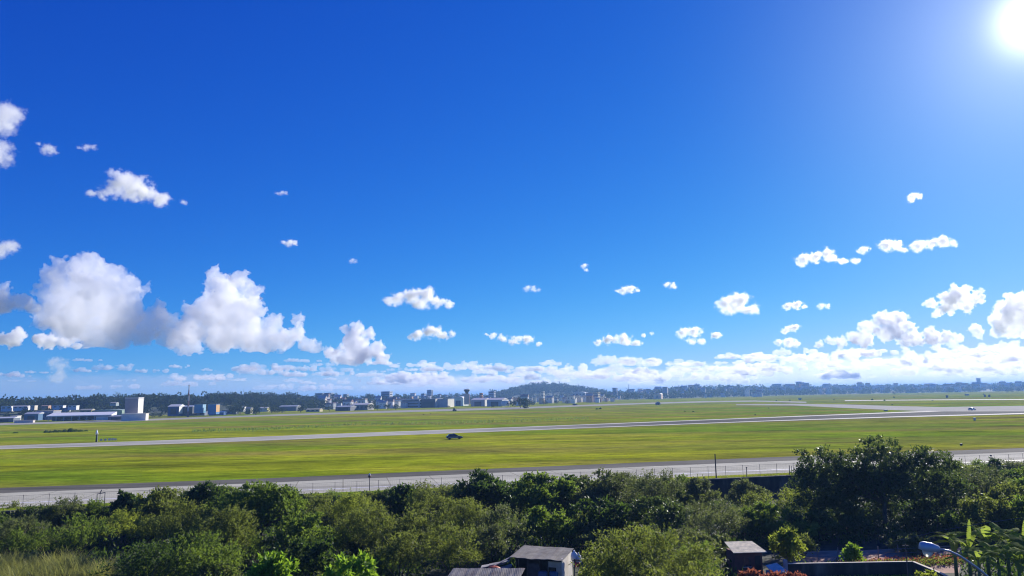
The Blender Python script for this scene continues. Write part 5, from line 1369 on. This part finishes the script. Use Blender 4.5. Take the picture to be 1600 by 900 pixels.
for i, (lab, L_, D, th, amp, by) in enumerate((
        ('large wispy cloud floating alone high on the left', [(190, 285, 17), (210, 295, 18), (230, 303, 14), (255, 312, 11), (285, 316, 5), (165, 300, 10), (140, 302, 6), (180, 272, 8)], 8000, 2.2, 1.5, None),
        ('upper soft cloud at the left edge, high up', [(0, 178, 20), (10, 195, 12), (-15, 185, 22), (12, 170, 9)], 7000, 1.8, 1.3, None),
        ('lower soft cloud at the left edge, under the upper one', [(2, 232, 13), (-8, 240, 18), (10, 245, 8)], 7000, 1.4, 1.3, None),
        ('thin faint wisp high left, the left one of a pair', [(72, 232, 8), (82, 237, 6), (63, 226, 4)], 7000, .9, 1.6, None),
        ('thin faint streak high left, the right one of a pair', [(135, 230, 5), (146, 230, 4), (124, 231, 3)], 7000, .8, 1.6, None),
        ('soft faint cloud at the left edge above the white shoulder', [(8, 385, 11), (20, 388, 8), (-8, 388, 14)], 9000, 1.4, 1.4, None),
        ('tiny bright puff high above the twin knobbed cloud', [(452, 379, 5.5), (461, 380, 4), (443, 378, 3.5)], 9000, 1.6, 1.4, None),
        ('long flat bottomed white cloud in mid sky, centre left', [(622, 466, 10), (645, 463, 12), (666, 460, 11), (682, 472, 10), (606, 470, 7), (702, 478, 6), (655, 473, 11)], 9000, 2.6, 1.1, 483),
        ('white cloud under the long flat bottomed cloud', [(652, 523, 8), (674, 517, 10), (692, 524, 8), (640, 527, 4), (706, 520, 5)], 10000, 2.6, 1.1, 534),
        ('thin white cloud streak right of centre left pair, low', [(770, 524, 5), (785, 529, 6), (805, 532, 7), (825, 531, 7), (842, 538, 4), (760, 522, 3)], 10000, 2.2, 1.3, 541),
        ('flat white cloud low in the middle with small flecks beside it', [(935, 535, 5), (952, 530, 8), (975, 530, 9), (995, 535, 6), (1005, 524, 3), (1018, 522, 3)], 10000, 2.4, 1.2, 540),
        ('small split cloud right of the flat middle cloud', [(1068, 519, 8), (1085, 519, 8), (1080, 533, 6), (1095, 534, 5), (1117, 524, 6)], 10000, 2.4, 1.2, 539),
        ('bright compact cloud alone at centre right', [(1135, 473, 11), (1152, 470, 13), (1148, 480, 12), (1178, 483, 8), (1165, 484, 8)], 9000, 2.8, 1.0, 491),
        ('small oval white cloud right of the bright compact cloud', [(1232, 478, 6), (1245, 477, 7), (1255, 480, 4)], 9000, 2.2, 1.1, 484),
        ('small puff low right, upper one of two', [(1230, 514, 6), (1241, 512, 6), (1224, 518, 4)], 10000, 2.3, 1.1, 523),
        ('small puff low right, lower one of two', [(1218, 535, 5), (1232, 536, 8), (1246, 538, 5)], 10000, 2.3, 1.1, 544),
        ('ragged bright cloud right of centre, leading a broken line', [(1258, 404, 9), (1275, 402, 9), (1293, 395, 8), (1300, 403, 8), (1318, 408, 5), (1338, 407, 5), (1250, 412, 5)], 8500, 2.0, 1.6, None),
        ('tiny fleck between the ragged cloud and the twin puffs', [(1350, 390, 6), (1342, 393, 3)], 8500, 1.4, 1.5, None),
        ('left bright puff of the broken line at right', [(1388, 382, 9), (1402, 385, 8), (1415, 390, 4)], 8500, 2.2, 1.4, None),
        ('right long bright puff of the broken line at right', [(1437, 383, 9), (1455, 382, 7), (1475, 377, 9), (1492, 379, 6)], 8500, 2.2, 1.4, None),
        ('tiny ragged puff high on the right', [(1428, 306, 6), (1436, 308, 4), (1424, 312, 4)], 8500, 1.5, 1.5, None),
        ('small bright cloudlet above the flat middle cloud', [(975, 453, 6), (985, 452, 6), (997, 454, 3), (965, 455, 3)], 9000, 2.0, 1.4, None),
        ('tiny white fleck right of the small bright cloudlet', [(1042, 444, 4), (1052, 447, 5)], 9000, 1.5, 1.4, None),
        ('very faint short streak between the floating wispy cloud and the tiny bright puff', [(440, 301, 4), (447, 302, 3), (433, 302, 3)], 9000, .5, 1.6, None),
        ('very faint fleck in the blue above the smaller cumulus tower', [(550, 407, 4), (555, 409, 3)], 9000, .5, 1.6, None),
        ('faint thin dash in the sky right of the long flat bottomed cloud', [(824, 450, 5), (834, 452, 5), (842, 453, 3)], 9000, .6, 1.6, None),
        ('tiny faint puff right of the small oval cloud', [(1284, 478, 5), (1294, 479, 4)], 9000, 1.0, 1.5, None),
        ('faint upright wisp under the largest cumulus, left', [(85, 565, 9), (95, 572, 10), (98, 583, 9), (90, 592, 9)], 10000, .7, 1.5, None),
        ('faint tiny fleck in the mid sky right of centre', [(913, 415, 4), (917, 422, 3)], 9000, .9, 1.5, None),
)):
    soft_cloud(lab, [(x, y, r * 1.36) for x, y, r in L_], D, th * .85, .92, 3.4 + amp * .7, basey=None if by is None else by + 3, seed=200 + i, group=SM)

# low bank along the horizon, each cloud a copy of one of a few shapes
rb = random.Random(9); bank = []
BK = 'low clouds banked along the horizon'
for k in range(7):
    w = rb.uniform(26, 40); L_ = [(800 + rb.uniform(-w, w), 570 - rb.uniform(0, 5) * (1 + (j % 3 == 0)), rb.uniform(4.5, 8.5)) for j in range(13)]
    bank.append(cloud('small flat cloud low in the hazy bank along the horizon', L_, 30000, .85, 575, 1.2, 400 + k, 6.0, group=BK, puffs=7, name='low_cloud'))
used = set()
for i in range(170):
    src = bank[i % 7]
    if i < 7: o = src
    else: o = src.copy(); C.objects.link(o)
    right = i % 4 != 0
    px = rb.uniform(590, 1640) if right else rb.uniform(-20, 640)
    lo_, hi_ = (np.interp(px, [590, 700, 1000, 1300, 1640], [585, 570, 560, 548, 543]), np.interp(px, [590, 1000, 1640], [600, 594, 586])) if right else (560, 606)
    y = lo_ + (hi_ - lo_) * rb.random() ** .9
    D = rb.uniform(24000, 46000)
    o.location = Vector((0, 0, H)) + ray(px, y) * D
    s = D / 30000 * (rb.uniform(.45, 1.1) if right else rb.uniform(.3, .8))
    o.scale = (s * rb.uniform(1.0, 1.9), s, s * rb.uniform(.55, 1.0)); o.rotation_euler.z = -math.atan2(o.location.x, o.location.y) + rb.uniform(-.5, .5)

# thin veils of cloud behind the bank
for lab, pts_, D, tau in (('pale thin veil of cloud low along the right half of the horizon', [(700, 606, 16), (850, 603, 20), (1000, 598, 24), (1150, 593, 27), (1300, 588, 30), (1450, 583, 33), (1600, 578, 36), (1750, 574, 38)], 48000, .42),
                          ('faint thin veil of cloud low along the left part of the horizon', [(-20, 608, 24), (120, 607, 22), (260, 605, 22), (400, 605, 22), (540, 604, 22), (660, 604, 18)], 47000, .34)):
    V = []; T = []; n = 0; px_ = D / FPX; org = Vector((0, 0, H)) + ray(pts_[0][0], pts_[0][1]) * D
    for (x, y, r) in pts_:
        c = Vector((0, 0, H)) + ray(x, y) * D - org
        V.append(SPH[0] * np.array([150 * px_, 2500, r * px_]) + np.array(c)); T.append(SPH[1] + n); n += len(SPH[0])
    me = bpy.data.meshes.new('cloud_veil'); me.from_pydata(np.concatenate(V).tolist(), [], np.concatenate(T).tolist())
    me.materials.append(volume_mat('veil_mist', tau / 4000, .5))
    o = bpy.data.objects.new('cloud_veil', me); C.objects.link(o); o.location = org
    md = o.modifiers.new('r', 'REMESH'); md.mode = 'VOXEL'; md.voxel_size = 5 * px_
    tx = bpy.data.textures.new('veil_noise', 'CLOUDS'); tx.noise_scale = 30 * px_; tx.noise_depth = 4
    m = o.modifiers.new('d', 'DISPLACE'); m.texture = tx; m.strength = 26 * px_; m.mid_level = .5; m.texture_coords = 'GLOBAL'
    dg = bpy.context.evaluated_depsgraph_get(); dg.update(); me2 = bpy.data.meshes.new_from_object(o.evaluated_get(dg)); o.modifiers.clear(); o.data = me2
    tag(o, lab, 'cloud')

# ------------------------------------------------------------------ the air
hz = MB(); hz.box(-25000, 25000, -2000, 15000, -4.5, 78)
tag(hz.build('haze', volume_mat('haze_air', 1.6e-4, .2, (.27, .52, 1.0))), kind='stuff')
